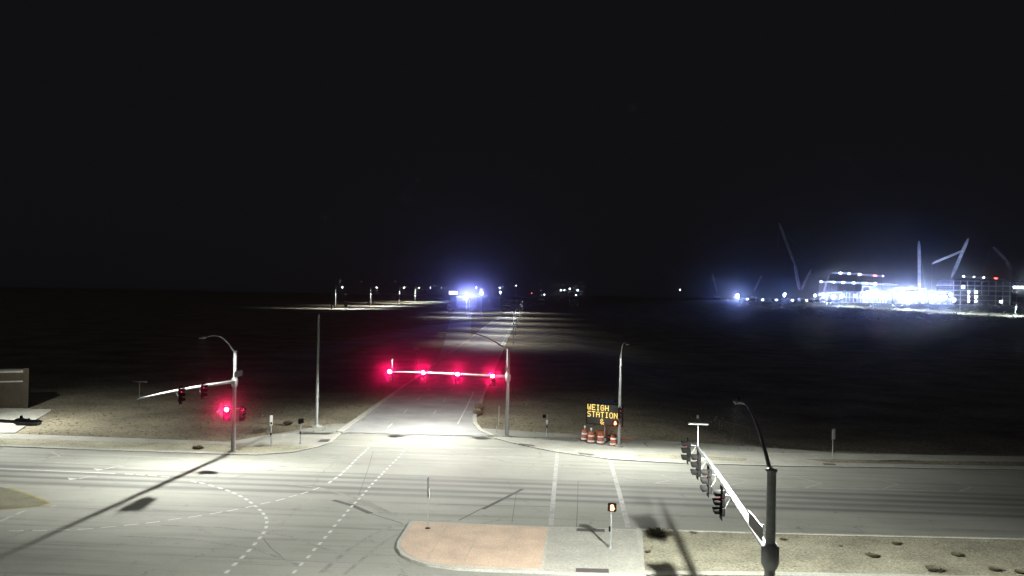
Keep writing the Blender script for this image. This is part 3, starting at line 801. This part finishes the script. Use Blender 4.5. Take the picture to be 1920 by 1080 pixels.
MB().box((0.1, 0.55, BZ + BH + 0.22), (1.9, 1.0, 0.04), Matrix.Rotation(R(14), 3, 'X')).bar((0.1, 0.15, BZ + BH - 0.1), (0.1, 0.5, BZ + BH + 0.2), 0.06).build('solar_panel', M_SOLAR, board)
ch = MB()
ch.box((0, 0.1, 0.52), (2.6, 0.10, 0.10)).box((0, 0.9, 0.52), (2.6, 0.10, 0.10)).box((-1.2, 0.5, 0.52), (0.1, 0.7, 0.1)).box((1.2, 0.5, 0.52), (0.1, 0.7, 0.1)).bar((1.25, 0.5, 0.52), (2.9, 0.5, 0.45), 0.09)
ch.build('chassis', M_ORANGE, board)
MB().box((-0.35, 0.5, 0.82), (1.0, 0.6, 0.48), bev=0.03).build('battery_box', M_ORANGE, board)
for s in (-1, 1):
    w = MB().tube([(0.25, 0.5 + s * 0.55, 0.32), (0.25, 0.5 + s * 0.75, 0.32)], 0.32, 18).build('wheel', M_RUBBER, board)
    MB().tube([(0.25, 0.5 + s * 0.745, 0.32), (0.25, 0.5 + s * 0.76, 0.32)], 0.18, 14).build('rim', M_GREY, w)
for x in (-1.2, 1.2):
    for y in (0.1, 0.9): MB().tube([(x, y, 0.0), (x, y, 0.7)], 0.035, 8).box((x, y, 0.02), (0.16, 0.16, 0.03)).build('jack_leg', M_STEEL, board)

# drums with reflective bands
def drum_meshes():
    body = MB().lathe([(0.29, 0.06), (0.285, 0.3), (0.27, 0.31), (0.265, 0.55), (0.25, 0.56), (0.245, 0.78), (0.23, 0.79), (0.225, 0.96), (0.19, 1.0)], n=20).mesh('drum_body', M_ORANGE)
    bands = []
    for z0, z1, r in ((0.14, 0.29, 0.29), (0.37, 0.51, 0.272), (0.61, 0.74, 0.252), (0.83, 0.93, 0.234)):
        bands.append(MB().lathe([(r + 0.003, z0), (r, z1)], n=20).mesh('reflective_band', M_REFL))
    base = MB().lathe([(0.42, 0.0), (0.42, 0.05), (0.33, 0.09)], n=18).mesh('rubber_base', M_RUBBER)
    handle = MB().box((0, 0, 1.03), (0.16, 0.05, 0.09), bev=0.02).mesh('handle', M_ORANGE)
    return body, bands, base, handle
DB, DBANDS, DBASE, DHAND = drum_meshes()
for i, (px, py, lab) in enumerate(((1096, 826, 'leftmost striped traffic drum below the message board'), (1108, 830, 'second striped traffic drum from the left below the message board'), (1126, 832, 'third striped traffic drum from the left below the message board'), (1150, 836, 'striped traffic drum standing right beside the corner lamp post'))):
    p = pix(px, py)
    d = thing('traffic_drum', lab, 'traffic drum', (p.x, p.y, terrain(p.x, p.y) + 0.005), random.uniform(0, 6), 'striped drums round the message board')
    d.scale = (1.2, 1.2, 1.12)
    put('drum_body', DB, d); put('rubber_base', DBASE, d); put('handle', DHAND, d)
    for b_ in (DBANDS[0], DBANDS[2]): put('reflective_band', b_, d)
    if i in (0, 1):
        MB().tube([(0, 0, 1.04), (0, 0, 1.2)], 0.03, 8).box((0, 0, 1.27), (0.18, 0.07, 0.18), bev=0.02).build('warning_lamp', M_REFL, d)

# ------------------------------------------------------------------ plants and stones
def tuft(h, w, n, seed):
    rr = random.Random(seed); m = MB()
    for i in range(n):
        a = rr.uniform(0, 6.283); rad = w * math.sqrt(rr.random()); lean = rr.uniform(0.2, 1.1)
        b = Vector((math.cos(a) * rad * 0.35, math.sin(a) * rad * 0.35, 0))
        tip = Vector((math.cos(a) * rad, math.sin(a) * rad, h * rr.uniform(0.3, 1.0)))
        side = Vector((-math.sin(a), math.cos(a), 0)) * rr.uniform(0.012, 0.05) * (1 + w)
        m.add([b - side * .4, b + side * .4, (b + tip) / 2 + side + Vector((0, 0, h * .12)), tip, (b + tip) / 2 - side + Vector((0, 0, h * .12))], [(0, 1, 2, 3, 4)])
    return m
def shrub(label, px, py, z0, h, w, n, seed, group='dry tufts on the gravel median'):
    p = pix(px, py, z0)
    r = thing('dry_shrub', label, 'shrub', (p.x, p.y, z0), 0, group)
    tuft(h, w, n, seed).build('foliage', M_LEAFD, r)
    st = MB()
    for k in range(5):
        a = k * 1.3 + seed; st.tube([(0, 0, -0.05), (math.cos(a) * w * .3, math.sin(a) * w * .3, h * .35), (math.cos(a) * w * .6, math.sin(a) * w * .6, h * .7)], [0.015, 0.01, 0.004], 5)
    st.build('stem', M_TWIG, r)
tufts = ((1236, 1004, 0.55, 1.05, 240, 'largest dark shrub on the gravel median next to the island'), (1214, 1036, 0.16, 0.3, 60, 'tiny tuft close to the edge of the island slab'),
         (1300, 1000, 0.14, 0.35, 60, 'flat tuft against the far kerb of the median'), (1469, 1013, 0.22, 0.38, 80, 'small tuft just right of the near signal mast'), (1577, 1025, 0.14, 0.2, 50, 'small tuft between the near mast and the larger median tufts'),
         (1636, 1044, 0.3, 0.55, 120, 'dry tuft near the lower middle of the gravel median'), (1681, 1021, 0.3, 0.42, 110, 'dry tuft close to the far kerb of the gravel median'), (1796, 1043, 0.3, 0.5, 120, 'dry tuft right of centre on the gravel median'),
         (1752, 1071, 0.38, 0.65, 160, 'broad tuft near the bottom edge of the gravel median'), (1866, 1070, 0.3, 0.5, 120, 'tuft near the lower right corner'), (1912, 1075, 0.28, 0.45, 100, 'tuft cut by the right picture edge'))
for i, (px, py, h, w, n, lab) in enumerate(tufts): shrub(lab, px, py, 0.115, h * 0.7, w * 0.9, n, 40 + i)
for i, (px, py, h, w, lab) in enumerate(((898, 768, 0.9, 0.7, 'upper of two dark shrubs at the side road kerb'), (896, 778, 0.7, 0.7, 'lower of two dark shrubs at the side road kerb'), (371, 842, 0.35, 0.6, 'low weed patch in the verge left of the signal mast'), (540, 797, 0.5, 0.6, 'weed on the slope between the two thin posts'))):
    shrub(lab, px, py, 0.0 if i != 2 else 0.1, h, w, 220, 90 + i, 'dark weeds along the kerbs')
rs = random.Random(3)
st = MB()
def pebble(m, x, y, z, r):
    k = [rs.uniform(.6, 1.2) for _ in range(6)]
    m.add([(x + r * k[0], y, z), (x - r * k[1], y, z), (x, y + r * k[2], z), (x, y - r * k[3], z), (x, y, z + r * .7 * k[4]), (x, y, z - r * .5)], [(0, 2, 4), (2, 1, 4), (1, 3, 4), (3, 0, 4), (2, 0, 5), (1, 2, 5), (3, 1, 5), (0, 3, 5)])
for i in range(5200):
    u = rs.uniform(10.5, 60); q = uv(u, rs.uniform(47.4, 56.2))
    pebble(st, q[0], q[1], 0.115, rs.uniform(0.015, 0.055))
o = st.build('gravel', M_GRAV); o['kind'] = 'stuff'; o['label'] = 'loose gravel strewn over the median'
st = MB()
for i in range(6000):
    x = rs.uniform(-62, 34); y = rs.uniform(80, 135)
    if y + 0.062 * x < 86 and x > -26: continue
    xl = -15.5 + (y - 92) * 0.10
    if xl - 1.5 < x < 1.5 and y > 84: continue
    r = rs.uniform(0.03, 0.10)
    if rs.random() < 0.45:
        h = rs.uniform(.12, .4)
        for k in range(5):
            a = rs.uniform(0, 6.28); dx, dy = math.cos(a) * h * .6, math.sin(a) * h * .6
            st.add([(x - dy * .12, y + dx * .12, terrain(x, y) - 0.03), (x + dy * .12, y - dx * .12, terrain(x, y) - 0.03), (x + dx, y + dy, terrain(x, y) + h * rs.uniform(.4, 1))], [(0, 1, 2)])
    else: pebble(st, x, y, terrain(x, y), r)
o = st.build('desert_litter', M_DIRT); o['kind'] = 'stuff'; o['label'] = 'stones and dead weeds on the bare ground beyond the pavements'

# masonry block at the far left
wb = pix(-60, 768); we = pix(52, 764)
wl = math.hypot(we.x - wb.x, we.y - wb.y) + 6
wall = thing('block_building', 'dim tan masonry block with a corner pier at the left edge', 'building', (we.x, we.y, -0.05), math.atan2(wb.y - we.y, wb.x - we.x))
MB().box((wl / 2, -1.6, 2.1), (wl - 0.3, 3.0, 4.2)).build('wall', M_BLOCK, wall)
MB().box((0.25, 0.0, 2.35), (0.6, 0.6, 4.7), bev=0.03).build('corner_pier', M_BLOCK, wall)
MB().box((wl / 2, -1.6, 4.28), (wl, 3.3, 0.16)).build('coping', M_KERB, wall)
MB().box((wl / 2, -0.06, 3.15), (wl - 0.6, 0.12, 0.14)).build('band_course', M_KERB, wall)

# ------------------------------------------------------------------ distance: roads, lamps, flood lights
def zroad(pts): return [P2(*p) for p in pts]
ramp_l = zroad([(812, 700), (823, 670), (832, 645), (838, 620), (845, 598), (851, 583), (862, 572)]); ramp_r = zroad([(880, 700), (881, 670), (882, 645), (883, 620), (884, 598), (886, 583), (896, 572)])
ramp_road = struct(MB().sheet(ramp_l + ramp_r[::-1], 0.03).build('ramp_road', M_ASPHF))
fw_top = zroad([(560, 586.2), (620, 581.5), (690, 576), (727, 573), (777, 567.5), (810, 565), (850, 562.3), (880, 560)]); fw_bot = zroad([(560, 587), (620, 586), (690, 582), (727, 579), (777, 573.5), (810, 570), (850, 566), (880, 563)])
freeway = struct(MB().sheet(fw_top + fw_bot[::-1], 0.05).build('freeway', M_ASPHF))
for i, (px, py, top, lab) in enumerate(((629, 578, 541, 'leftmost lit street lamp of the distant row'), (695, 573.5, 541, 'second lit street lamp of the distant row'), (748, 568.5, 541, 'third lit street lamp of the distant row'), (778, 565.5, 541, 'fourth lamp of the distant row'), (800, 563.5, 541, 'fifth lamp of the distant row'), (822, 561.5, 541, 'last lamp of the distant row before the lit white sign'))):
    b = pix(px, py); t = at(px, top, b.y)
    street_lamp(lab, (b.x, b.y, terrain(b.x, b.y)), R(-40), t.z, 7.5, (110000, 130000, 160000, 200000, 110000, 120000)[i], 'distant row of lamps along the freeway', i < 4, M_FARLED, 2.4, back=0.25 if i == 0 else 0.7, cutoff=(0.16, 0.40))
b = at(621, 579, 520); t = at(621, 541, 520)
pl = thing('steel_pole', 'unlit thin pole left of the distant row of lamps', 'pole', (b.x, b.y, terrain(b.x, b.y)))
MB().tube([(0, 0, -0.3), (0, 0, t.z - terrain(b.x, b.y))], [0.26, 0.18], 8).build('pole', M_STEEL, pl)
MB().lathe([(0.5, -0.3), (0.5, 0.2)], n=10).build('base', M_CONC, pl)
# lamps along the side road far away
for i, (Y, pw, lab) in enumerate(((258, 0.42, 'nearest lamp post by the side road beyond the red lights'), (305, 0.42, 'second lamp post by the side road beyond the red lights'), (362, 0.5, 'third lamp post by the side road beyond the red lights'), (435, 0.6, 'fourth lamp post by the side road beyond the red lights'), (530, 0.8, 'fifth lamp post by the side road beyond the red lights'), (680, 1.2, 'farthest lamp post by the side road beyond the red lights'))):
    X = 0.6 + (Y - 256) * 0.0185
    street_lamp(lab, (X, Y, terrain(X, Y)), R(172), 9.2, 5.0, STREET_W * pw, 'lamp posts along the far side road', True, None, 0.9, back=0.85, cutoff=(0.16, 0.42))

def flood_lamp(parent, loc, energy, color, radius, beam=None):
    L = bpy.data.lights.new('flood_lamp', 'SPOT' if beam else 'POINT')
    if beam: L.spot_size = R(beam); L.spot_blend = 0.6
    L.energy = energy; L.color = color; L.shadow_soft_size = radius
    o = bpy.data.objects.new('flood_lamp', L); COL.objects.link(o); o.parent = parent; o.location = loc
    if beam: o.rotation_euler = (R(-91), 0, R(4))
def flood_pole(label, px, py, Y, size, mat, energy=None, group='blue white floodlights above the far road', base_w=0.16):
    t = at(px, py, Y); zg = terrain(t.x, t.y)
    r = thing('floodlight_pole', label, 'floodlight', (t.x, t.y, zg), 0, group)
    MB().tube([(0, 0, -0.3), (0, 0, t.z - zg + size * 0.3)], base_w, 8).build('pole', M_STEEL, r)
    MB().box((0, 0.12 * size, t.z - zg), (size * 1.15, size * 0.2, size * 0.9), bev=0.02).build('lamp_housing', M_DARK, r)
    MB().box((0, -0.02 * size, t.z - zg), (size, 0.05, size * 0.75)).build('lamp_face', mat, r)
    if energy: flood_lamp(r, (0, -0.5 * size - 0.3, t.z - zg), energy, (0.26, 0.30, 1.0), 0.3, 22)
    return r
flood_pole('brightest blue white floodlight above the far ramp', 875, 556, 520, 1.5, M_FLOOD, 110000.0)
flood_pole('second floodlight just right of the brightest one', 903, 550, 560, 1.0, M_FLOOD, 26000.0)
flood_pole('smaller floodlight third from the left over the far road', 938, 548, 800, 0.8, M_FLOOD)
# lights that really shine on the far ramp
for (px, py, Y, e) in ((868, 559, 515, 14000.0), (890, 552, 640, 24000.0), (930, 549, 700, 14000.0)):
    t = at(px, py, Y); zg = terrain(t.x, t.y)
    street_lamp({868: 'lamp over the pale patch of the far ramp', 890: 'lamp between the two brightest floodlights', 930: 'lamp left of the third floodlight'}[px], (t.x + 4, t.y, zg), R(180), max(t.z - zg - 1.3, 6), 4.0, e, 'lamps along the far ramp', px != 930, None, 1.3, back=0.9, cutoff=(0.10, 0.36))
lt = at(850, 549, 900)
ls = thing('lit_sign', 'small glowing white sign panel left of the brightest floodlight', 'sign', (lt.x, lt.y, terrain(lt.x, lt.y)))
MB().box((0, 0.3, lt.z - ls.location.z), (9.2, 0.5, 3.6)).build('cabinet', M_DARK, ls)
MB().box((0, 0.0, lt.z - ls.location.z), (8.8, 0.08, 3.2)).build('sign_face', M_LITSIGN, ls)
for x in (-3, 3): MB().tube([(x, 0.3, -0.3), (x, 0.3, lt.z - ls.location.z - 1.7)], 0.25, 8).build('leg', M_STEEL, ls)
def dot_lamp(label, px, py, Y, r, mat, group='small lamps on the far horizon'):
    t = at(px, py, Y); zg = terrain(t.x, t.y); h = max(t.z - zg, 1.0)
    o = thing('distant_lamp', label, 'lamp', (t.x, t.y, zg), 0, group)
    MB().tube([(0, 0, -0.3), (0, 0, h)], 0.16, 6).build('pole', M_STEEL, o)
    MB().lathe([(r * .5, -r), (r, -r * .4), (r, r * .4), (r * .4, r)], (0, 0, h + r * .8), 10).build('globe', mat, o)
for px, py, r, mat, lab in ((1052, 545, .7, M_SITELOW, 'left one of the pair of white lamps on the horizon right of the road'), (1083, 545, .65, M_SITELOW, 'right one of the pair of white lamps on the horizon right of the road'), (1068, 542, .5, M_SITELOW, 'small lamp above the pair on the horizon'), (1058, 544.5, .4, M_SITELOW, 'faint lamp just right of the left horizon lamp'), (937, 540, .5, M_SITELOW, 'lamp above the third floodlight'), (893, 540, .6, M_SITELOW, 'lamp above the gap between the two brightest floodlights'), (968, 536, .35, M_SITELOW, 'highest small lamp over the vanishing road'),
                            (997, 550, .4, M_REDLOW, 'red lamp where the road vanishes'), (1021, 553, .5, M_SITELOW, 'white lamp low on the distant lit road'), (1080, 554, .4, M_SITELOW, 'lamp at the right end of the distant lit road'), (1275, 544, .4, M_SITELOW, 'lone lamp between the road and the building site')):
    dot_lamp(lab, px, py, 1150, r, mat)

# ------------------------------------------------------------------ the building site
YS = 1000.0
def tower(label, px, py, n=4, s=0.9, energy=0, mat=M_SITELED, Y=YS, group='floodlight towers of the building site'):
    t = at(px, py, Y); zg = terrain(t.x, t.y); h = max(4.0, t.z - zg); s *= 0.8
    r = thing('light_tower', label, 'light tower', (t.x, t.y, zg), 0, group)
    MB().bar((0, 0, -0.4), (0, 0, h), 0.35).box((0, 0, 0.6), (3.0, 1.6, 1.2)).build('mast', M_SITE, r)
    MB().box((0, 0.0, h - s * 0.62), (s * n * 1.15, 0.3, s * 0.16)).build('lamp_rack', M_SITED, r)
    for k in range(n): MB().box(((k - (n - 1) / 2) * s * 1.12, 0, h), (s, 0.3, s)).build('lamp', mat, r)
    for k in range(n): MB().box(((k - (n - 1) / 2) * s * 1.12, 0, h - 1.9 * s), (s, 0.3, s)).build('lamp', mat, r)
    if energy: flood_lamp(r, (0, -1.2, h + 0.2), energy, (0.24, 0.35, 1.0), 0.7)
spots = [(1383, 554, 2, 1.0), (1471, 552, 2, .7), (1528, 553, 1, .8), (1546, 553, 3, .9), (1562, 556, 3, .9), (1579, 554, 3, .9), (1626, 548, 3, 1.1), (1636, 547, 3, 1.1), (1646, 550, 3, 1.1), (1668, 551, 2, .8),
         (1682, 551, 3, 1.1), (1694, 548, 3, 1.2), (1706, 550, 4, 1.2), (1718, 549, 4, 1.2), (1730, 552, 4, 1.1), (1748, 554, 3, 1.0), (1760, 557, 3, 1.1), (1772, 556, 3, 1.1), (1782, 551, 2, .9)]
tower_labels = ('bright lone floodlight tower at the left end of the building site', 'floodlight tower left of the tall crawler crane', 'weak floodlight tower just right of the tall crawler crane',
    'left floodlight tower of the glare under the lower gantry', 'middle floodlight tower of the glare under the lower gantry', 'right floodlight tower of the glare under the lower gantry',
    'left floodlight tower of the round glare in the middle of the site', 'centre floodlight tower of the round glare in the middle of the site', 'right floodlight tower of the round glare in the middle of the site',
    'floodlight tower in the gap before the widest glare', 'leftmost floodlight tower of the widest glare', 'second floodlight tower from the left in the widest glare', 'floodlight tower at the centre of the widest glare', 'floodlight tower below the upright crane boom', 'rightmost floodlight tower of the widest glare',
    'left floodlight tower of the glare beside the dark building', 'middle floodlight tower of the glare beside the dark building', 'right floodlight tower of the glare beside the dark building', 'floodlight tower touching the corner of the dark building')
tower_power = {0: 62000.0, 1: 24000.0, 4: 45000.0, 7: 80000.0, 12: 95000.0, 16: 62000.0}
for k, ((px, py, n, sz_), lab) in enumerate(zip(spots, tower_labels)): tower(lab, px, py, n, sz_, tower_power.get(k, 0))
# panel walls added behind the towers to catch and widen their glare
for x0, x1, yt, yb, lab in ((1537, 1588, 551, 564, 'panel wall added to widen the glare under the lower gantry'), (1618, 1652, 541, 565, 'panel wall added to widen the round glare in the middle of the site'), (1676, 1738, 544, 566, 'panel wall added to spread the widest glare'), (1744, 1786, 549, 568, 'panel wall added to widen the glare beside the dark building')):
    a = at(x0, yb, YS + 14); b = at(x1, yt, YS + 14); zg = terrain((a.x + b.x) / 2, YS + 14); W = b.x - a.x; H = b.z - zg
    r = thing('glare_wall', lab, 'building', (a.x, YS + 14, zg))
    npan = max(3, int(W / 4)); rp_ = random.Random(x0)
    for k in range(npan):
        hh = H * rp_.choice((0.45, 0.6, 0.75, 0.9, 1.0))
        MB().box((W * (k + .5) / npan, 0.2 + 0.15 * (k % 2), hh / 2), (W / npan - 0.25, 0.3, hh)).build('glare_panel', M_CLAD, r)
    for k in range(0, npan + 1, 2): MB().box((W * k / npan, 1.2, H * 0.55), (0.5, 0.5, H * 1.1)).build('column', M_SITE, r)
    MB().box((W / 2, 9, H * 0.42), (W - .6, 17, 0.6)).build('floor_slab', M_SITE, r)
    MB().box((W / 2, 1.2, H * 1.1), (W, 0.6, 0.6)).build('roof_beam', M_SITE, r)

def lattice(m, a, b, w, bar, step=None):
    a = Vector(a); b = Vector(b); L = (b - a).length; t = (b - a) / L
    x = t.cross(Vector((0, 1, 0))).normalized(); y = Vector((0, 1, 0))
    n = max(2, int(L / (step or w * 1.4)))
    c = [(-1, -1), (1, -1), (1, 1), (-1, 1)]
    ww = lambda s: w / 2 * min(1, 0.25 + 6 * min(s, 1 - s))
    P = [[a + t * (L * i / n) + (x * cx + y * cy_) * ww(i / n) for cx, cy_ in c] for i in range(n + 1)]
    for k in range(4): 
        for i in range(n): m.bar(P[i][k], P[i + 1][k], bar)
    for i in range(n):
        m.bar(P[i][0], P[i + 1][1], bar * .7); m.bar(P[i][3], P[i + 1][2], bar * .7)
        if i: m.bar(P[i][0], P[i][1], bar * .6)
def crane(label, base_px, Y, booms, cables, cab=True, w=2.2, bar=0.44, tip_light=None):
    b0 = at(base_px[0], base_px[1], Y); zg = terrain(b0.x, Y)
    org = Vector((b0.x, Y, zg))
    r = thing('crawler_crane', label, 'crane', org, 0, 'cranes over the building site')
    loc = lambda p: at(p[0], p[1], Y) - org
    for k, (p, q) in enumerate(booms):
        m = MB(); lattice(m, loc(p), loc(q), w if k == 0 else w * .8, bar); m.build('boom' if k == 0 else 'jib', M_CRANE, r)
    if cables:
        m = MB()
        for p, q in cables: m.bar(loc(p), loc(q), 0.22)
        m.build('pendant_line', M_SITE, r)
    m = MB()
    for s in (-1, 1): m.box((s * 3.0, 0, 0.8), (1.6, 8, 1.6), bev=0.5)
    m.build('crawler_track', M_SITED, r)
    MB().box((0, 0, 3.0), (5.5, 9, 2.6), bev=0.3).box((-3.0, -3, 3.6), (1.6, 2.2, 2.6), bev=0.3).build('machine_house', M_CRANE, r)
crane('tallest crawler crane with a raised jib left of the glare', (1503, 548), YS, [((1499, 543), (1490, 496)), ((1490, 496), (1461, 418)), ((1503, 543), (1521, 505))], [((1470, 436), (1510, 478)), ((1490, 497), (1522, 503)), ((1517, 489), (1503, 541)), ((1521, 505), (1518, 543)), ((1510, 478), (1493, 492)), ((1461, 418), (1459, 470))])
crane('crane with one upright boom over the brightest glare', (1724, 552), YS + 60, [((1724, 545), (1723, 452))], [((1723, 455), (1735, 540))], w=2.2)
crane('crane with a leaning boom and a long side jib', (1782, 550), YS + 40, [((1784, 520), (1815, 448)), ((1748, 494), (1808, 469))], [((1748, 494), (1747, 545)), ((1784, 520), (1781, 545))], w=2.2)
crane('crane at the right with a cranked boom over the dark building', (1907, 552), YS + 80, [((1906, 527), (1887, 488)), ((1887, 488), (1862, 463))], [((1857, 468), (1839, 520)), ((1906, 527), (1907, 548))], w=2.3)
crane('faint small crane behind the left floodlight towers', (1414, 550), YS + 120, [((1414, 546), (1428, 516))], [((1428, 516), (1432, 545))], w=1.5, bar=.3)
crane('faint small crane farthest left on the horizon', (1345, 550), YS + 160, [((1345, 548), (1335, 512))], [((1335, 512), (1330, 546))], w=1.5, bar=.25)
crane('short slanting crane in front of the lower lit gantry', (1544, 552), YS - 20, [((1544, 548), (1554, 517))], [((1554, 517), (1562, 548))], w=1.3, bar=.3)

def gantry(label, x0, y0, x1, y1, lamps, Y, reds=()):
    a = at(x0, y0, Y); b = at(x1, y1, Y); zg = terrain((a.x + b.x) / 2, Y)
    org = Vector((a.x, Y, zg)); r = thing('steel_gantry', label, 'gantry', org, 0, 'lit gantries of the building site')
    A = a - org; B = b - org
    m = MB(); lattice(m, A, B, 1.6, 0.36, 3.0); m.build('truss', M_SITE, r)
    n = max(2, int((B - A).length / 22))
    for k in range(n + 1):
        p = A + (B - A) * k / n; MB().bar((p.x, 4, -0.5), (p.x, 4, p.z), 0.45).build('column', M_SITED, r)
    for (lx, s) in lamps:
        p = at(lx, y0 + (y1 - y0) * (lx - x0) / (x1 - x0), Y) - org
        MB().box((p.x, -1.4, p.z), (2.0 * s, 0.4, 1.5 * s)).build('lamp', M_SITELOW, r)
    for (lx, s) in reds:
        p = at(lx, y0 + (y1 - y0) * (lx - x0) / (x1 - x0), Y) - org
        MB().box((p.x, -1.4, p.z), (3.4 * s, 0.4, 1.2 * s)).build('beacon', M_REDLOW, r)
gantry('upper gantry with a row of white lamps and one red beacon', 1560, 511, 1656, 518, [(1575, 1), (1591, .8), (1611, 1), (1655, .5)], YS + 40, [(1640, 1)])
gantry('lower long gantry with a row of white lamps', 1537, 528, 1683, 534, [(1539, .8), (1562, .7), (1580, .8), (1600, 1), (1624, .6), (1640, 1)], YS + 20)
gantry('gantry with lamps above the dark building at right', 1803, 518, 1884, 523, [(1806, .8), (1825, .5), (1843, .6)], YS + 60, [(1866, 1)])

def frame_building(label, x0, x1, ytop, ybot, Y, floors, cols, depth, lit):
    a = at(x0, ybot, Y); b = at(x1, ytop, Y); zg = terrain((a.x + b.x) / 2, Y)
    W = b.x - a.x; H = b.z - zg
    r = thing('unfinished_building', label, 'building', (a.x, Y, zg))
    for k in range(floors + 1):
        MB().box((W / 2, depth / 2, H * k / floors), (W, depth, 0.6 if k < floors else 1.2)).build('floor_slab', M_SITE if k < floors else M_SITED, r)
    for k in range(cols + 1): MB().box((0.5 + (W - 1) * k / cols, 0.6, H / 2), (0.7, 0.7, H)).build('column', M_SITE, r)
    MB().box((W / 2, depth - 0.3, H / 2), (W, 0.3, H - 1)).build('back_wall', M_SITED, r)
    for (fx, fl, w, kind) in lit:
        z = H * (fl + 0.5) / floors
        if kind == 'panel': MB().box((W * fx, 0.15, z), (w, 0.25, H / floors * 1.7)).build('clad_panel', M_CLAD, r)
        else: MB().box((W * fx, 1.2, z + H / floors * 0.15), (w, 0.5, H / floors * 0.42)).build('work_lamp', M_SITELOW, r)
frame_building('dark unfinished concrete frame with lit bays at the right edge', 1787, 1935, 528, 569, YS + 10, 5, 11, 40, [(0.13, 3, 3.0, 'l'), (0.2, 2, 2.5, 'l'), (0.2, 1, 2.5, 'l'), (0.2, 0.2, 2.5, 'l'), (0.295, 2, 2.2, 'l'), (0.295, 1, 2.2, 'l'), (0.295, .2, 2.0, 'l'), (0.425, 0.8, 13, 'panel'), (0.84, 3.2, 12, 'l'), (0.02, 0.3, 3, 'l'), (0.62, 0.2, 3, 'l')])
frame_building('low lit shed between the two largest patches of glare', 1650, 1672, 547, 562, YS + 5, 2, 4, 14, [(0.25, 0.4, 2.5, 'l'), (0.75, 0.4, 2.5, 'l')])
frame_building('low steel shed left of the middle glare', 1586, 1622, 548, 560, YS + 5, 2, 5, 14, [(0.5, 0.6, 1.6, 'l')])
for i, (x0, x1, yb, lab) in enumerate(((1386, 1416, 558, 'leftmost long white site trailer beside the lone floodlight tower'), (1420, 1440, 556, 'second white site trailer'), (1446, 1466, 555, 'third white site trailer left of the small tower'), (1476, 1496, 556, 'white site trailer under the tall crane'), (1502, 1524, 556, 'white site trailer right of the tall crane'))):
    a = at(x0, yb, 940); b = at(x1, yb, 940); zg = terrain((a.x + b.x) / 2, 940)
    r = thing('site_trailer', lab, 'trailer', (a.x, 940, zg), 0, 'white trailers along the site fence')
    W = b.x - a.x
    MB().box((W / 2, 1.5, 2.0), (W, 3, 2.8), bev=0.1).build('body', M_CLAD, r)
    MB().box((W / 2, 1.5, 3.5), (W + .4, 3.4, 0.16)).build('roof', M_SIGNW, r)
    for k in range(3): MB().box((W * (k + .7) / 3.4, -0.02, 2.2), (1.6, 0.06, 0.9)).build('window', M_SITELOW if k == 1 else M_SITED, r)
    MB().box((W / 2, 1.5, 0.3), (W * .9, 2.4, 0.6)).build('skirting', M_SITED, r)
# lamps that light the scrub in front of the site
for i, (px, py, Y) in enumerate(((1590, 571, 860), (1700, 574, 830), (1800, 577, 800), (1905, 580, 770), (1480, 561, 900))):
    t = at(px, py, Y); zg = terrain(t.x, t.y)
    street_lamp(('lamp at the scrub edge below the middle glare', 'lamp at the scrub edge below the brightest glare', 'lamp at the scrub edge below the dark building', 'lamp at the scrub edge near the right picture edge', 'lamp at the scrub edge below the tall crane')[i], (t.x, Y, zg), R(-100), 9.0, 3.0, 70000.0, 'lamps along the scrub edge of the site', i in (0, 1, 2, 3), M_SITELOW, 1.3, back=1.0, color=(0.72, 0.88, 1.0))
rs = random.Random(11); m = MB()
for i in range(2600):
    x = rs.uniform(230, 760); y = rs.uniform(640, 920)
    if x / y < 0.25 or x / y > 0.66: continue
    if rs.random() > 0.8 - 0.5 * abs(hsh(x * .03, y * .05)): continue
    z = terrain(x, y); h = rs.uniform(0.8, 2.6); w = h * rs.uniform(.6, 1.1)
    for k in range(16):
        a = rs.uniform(0, 6.28); rad = w * math.sqrt(rs.random()); zz = z + h * rs.uniform(.1, 1) * (1 - .4 * rad / w)
        c = Vector((x + math.cos(a) * rad, y + math.sin(a) * rad, zz)); s = h * rs.uniform(.12, .28)
        d1 = Vector((rs.uniform(-1, 1), rs.uniform(-1, 1), rs.uniform(-.6, .6))).normalized() * s; d2 = Vector((rs.uniform(-1, 1), rs.uniform(-1, 1), rs.uniform(-.2, 1))).normalized() * s
        m.add([c - d1, c + d2, c + d1, c - d2], [(0, 1, 2, 3)])
o = m.build('desert_scrub', M_LEAFG); o['kind'] = 'stuff'; o['label'] = 'low green desert scrub lit in front of the building site'

# ------------------------------------------------------------------ scattering volume added to stand in for lens bloom round the lamps
hm = bpy.data.materials.new('bloom_air'); hm.use_nodes = True
nt = hm.node_tree
for n in list(nt.nodes):
    if n.type == 'BSDF_PRINCIPLED': nt.nodes.remove(n)
pv = nt.nodes.new('ShaderNodeVolumePrincipled')
pv.inputs['Color'].default_value = (0.93, 0.95, 1.0, 1)
pv.inputs['Density'].default_value = BLOOM_D
pv.inputs['Anisotropy'].default_value = 0.988
nt.links.new(pv.outputs[0], nt.nodes['Material Output'].inputs['Volume'])
try: hm.cycles.volume_sampling = 'EQUIANGULAR'
except Exception: pass
try: hm.cycles.homogeneous_volume = True
except Exception: pass
hz = MB().box((0, 1650, 62), (5100, 3900, 134)).build('bloom_haze', hm)
hz['kind'] = 'stuff'; hz['label'] = 'thin volume added for the lens bloom round the lamps'
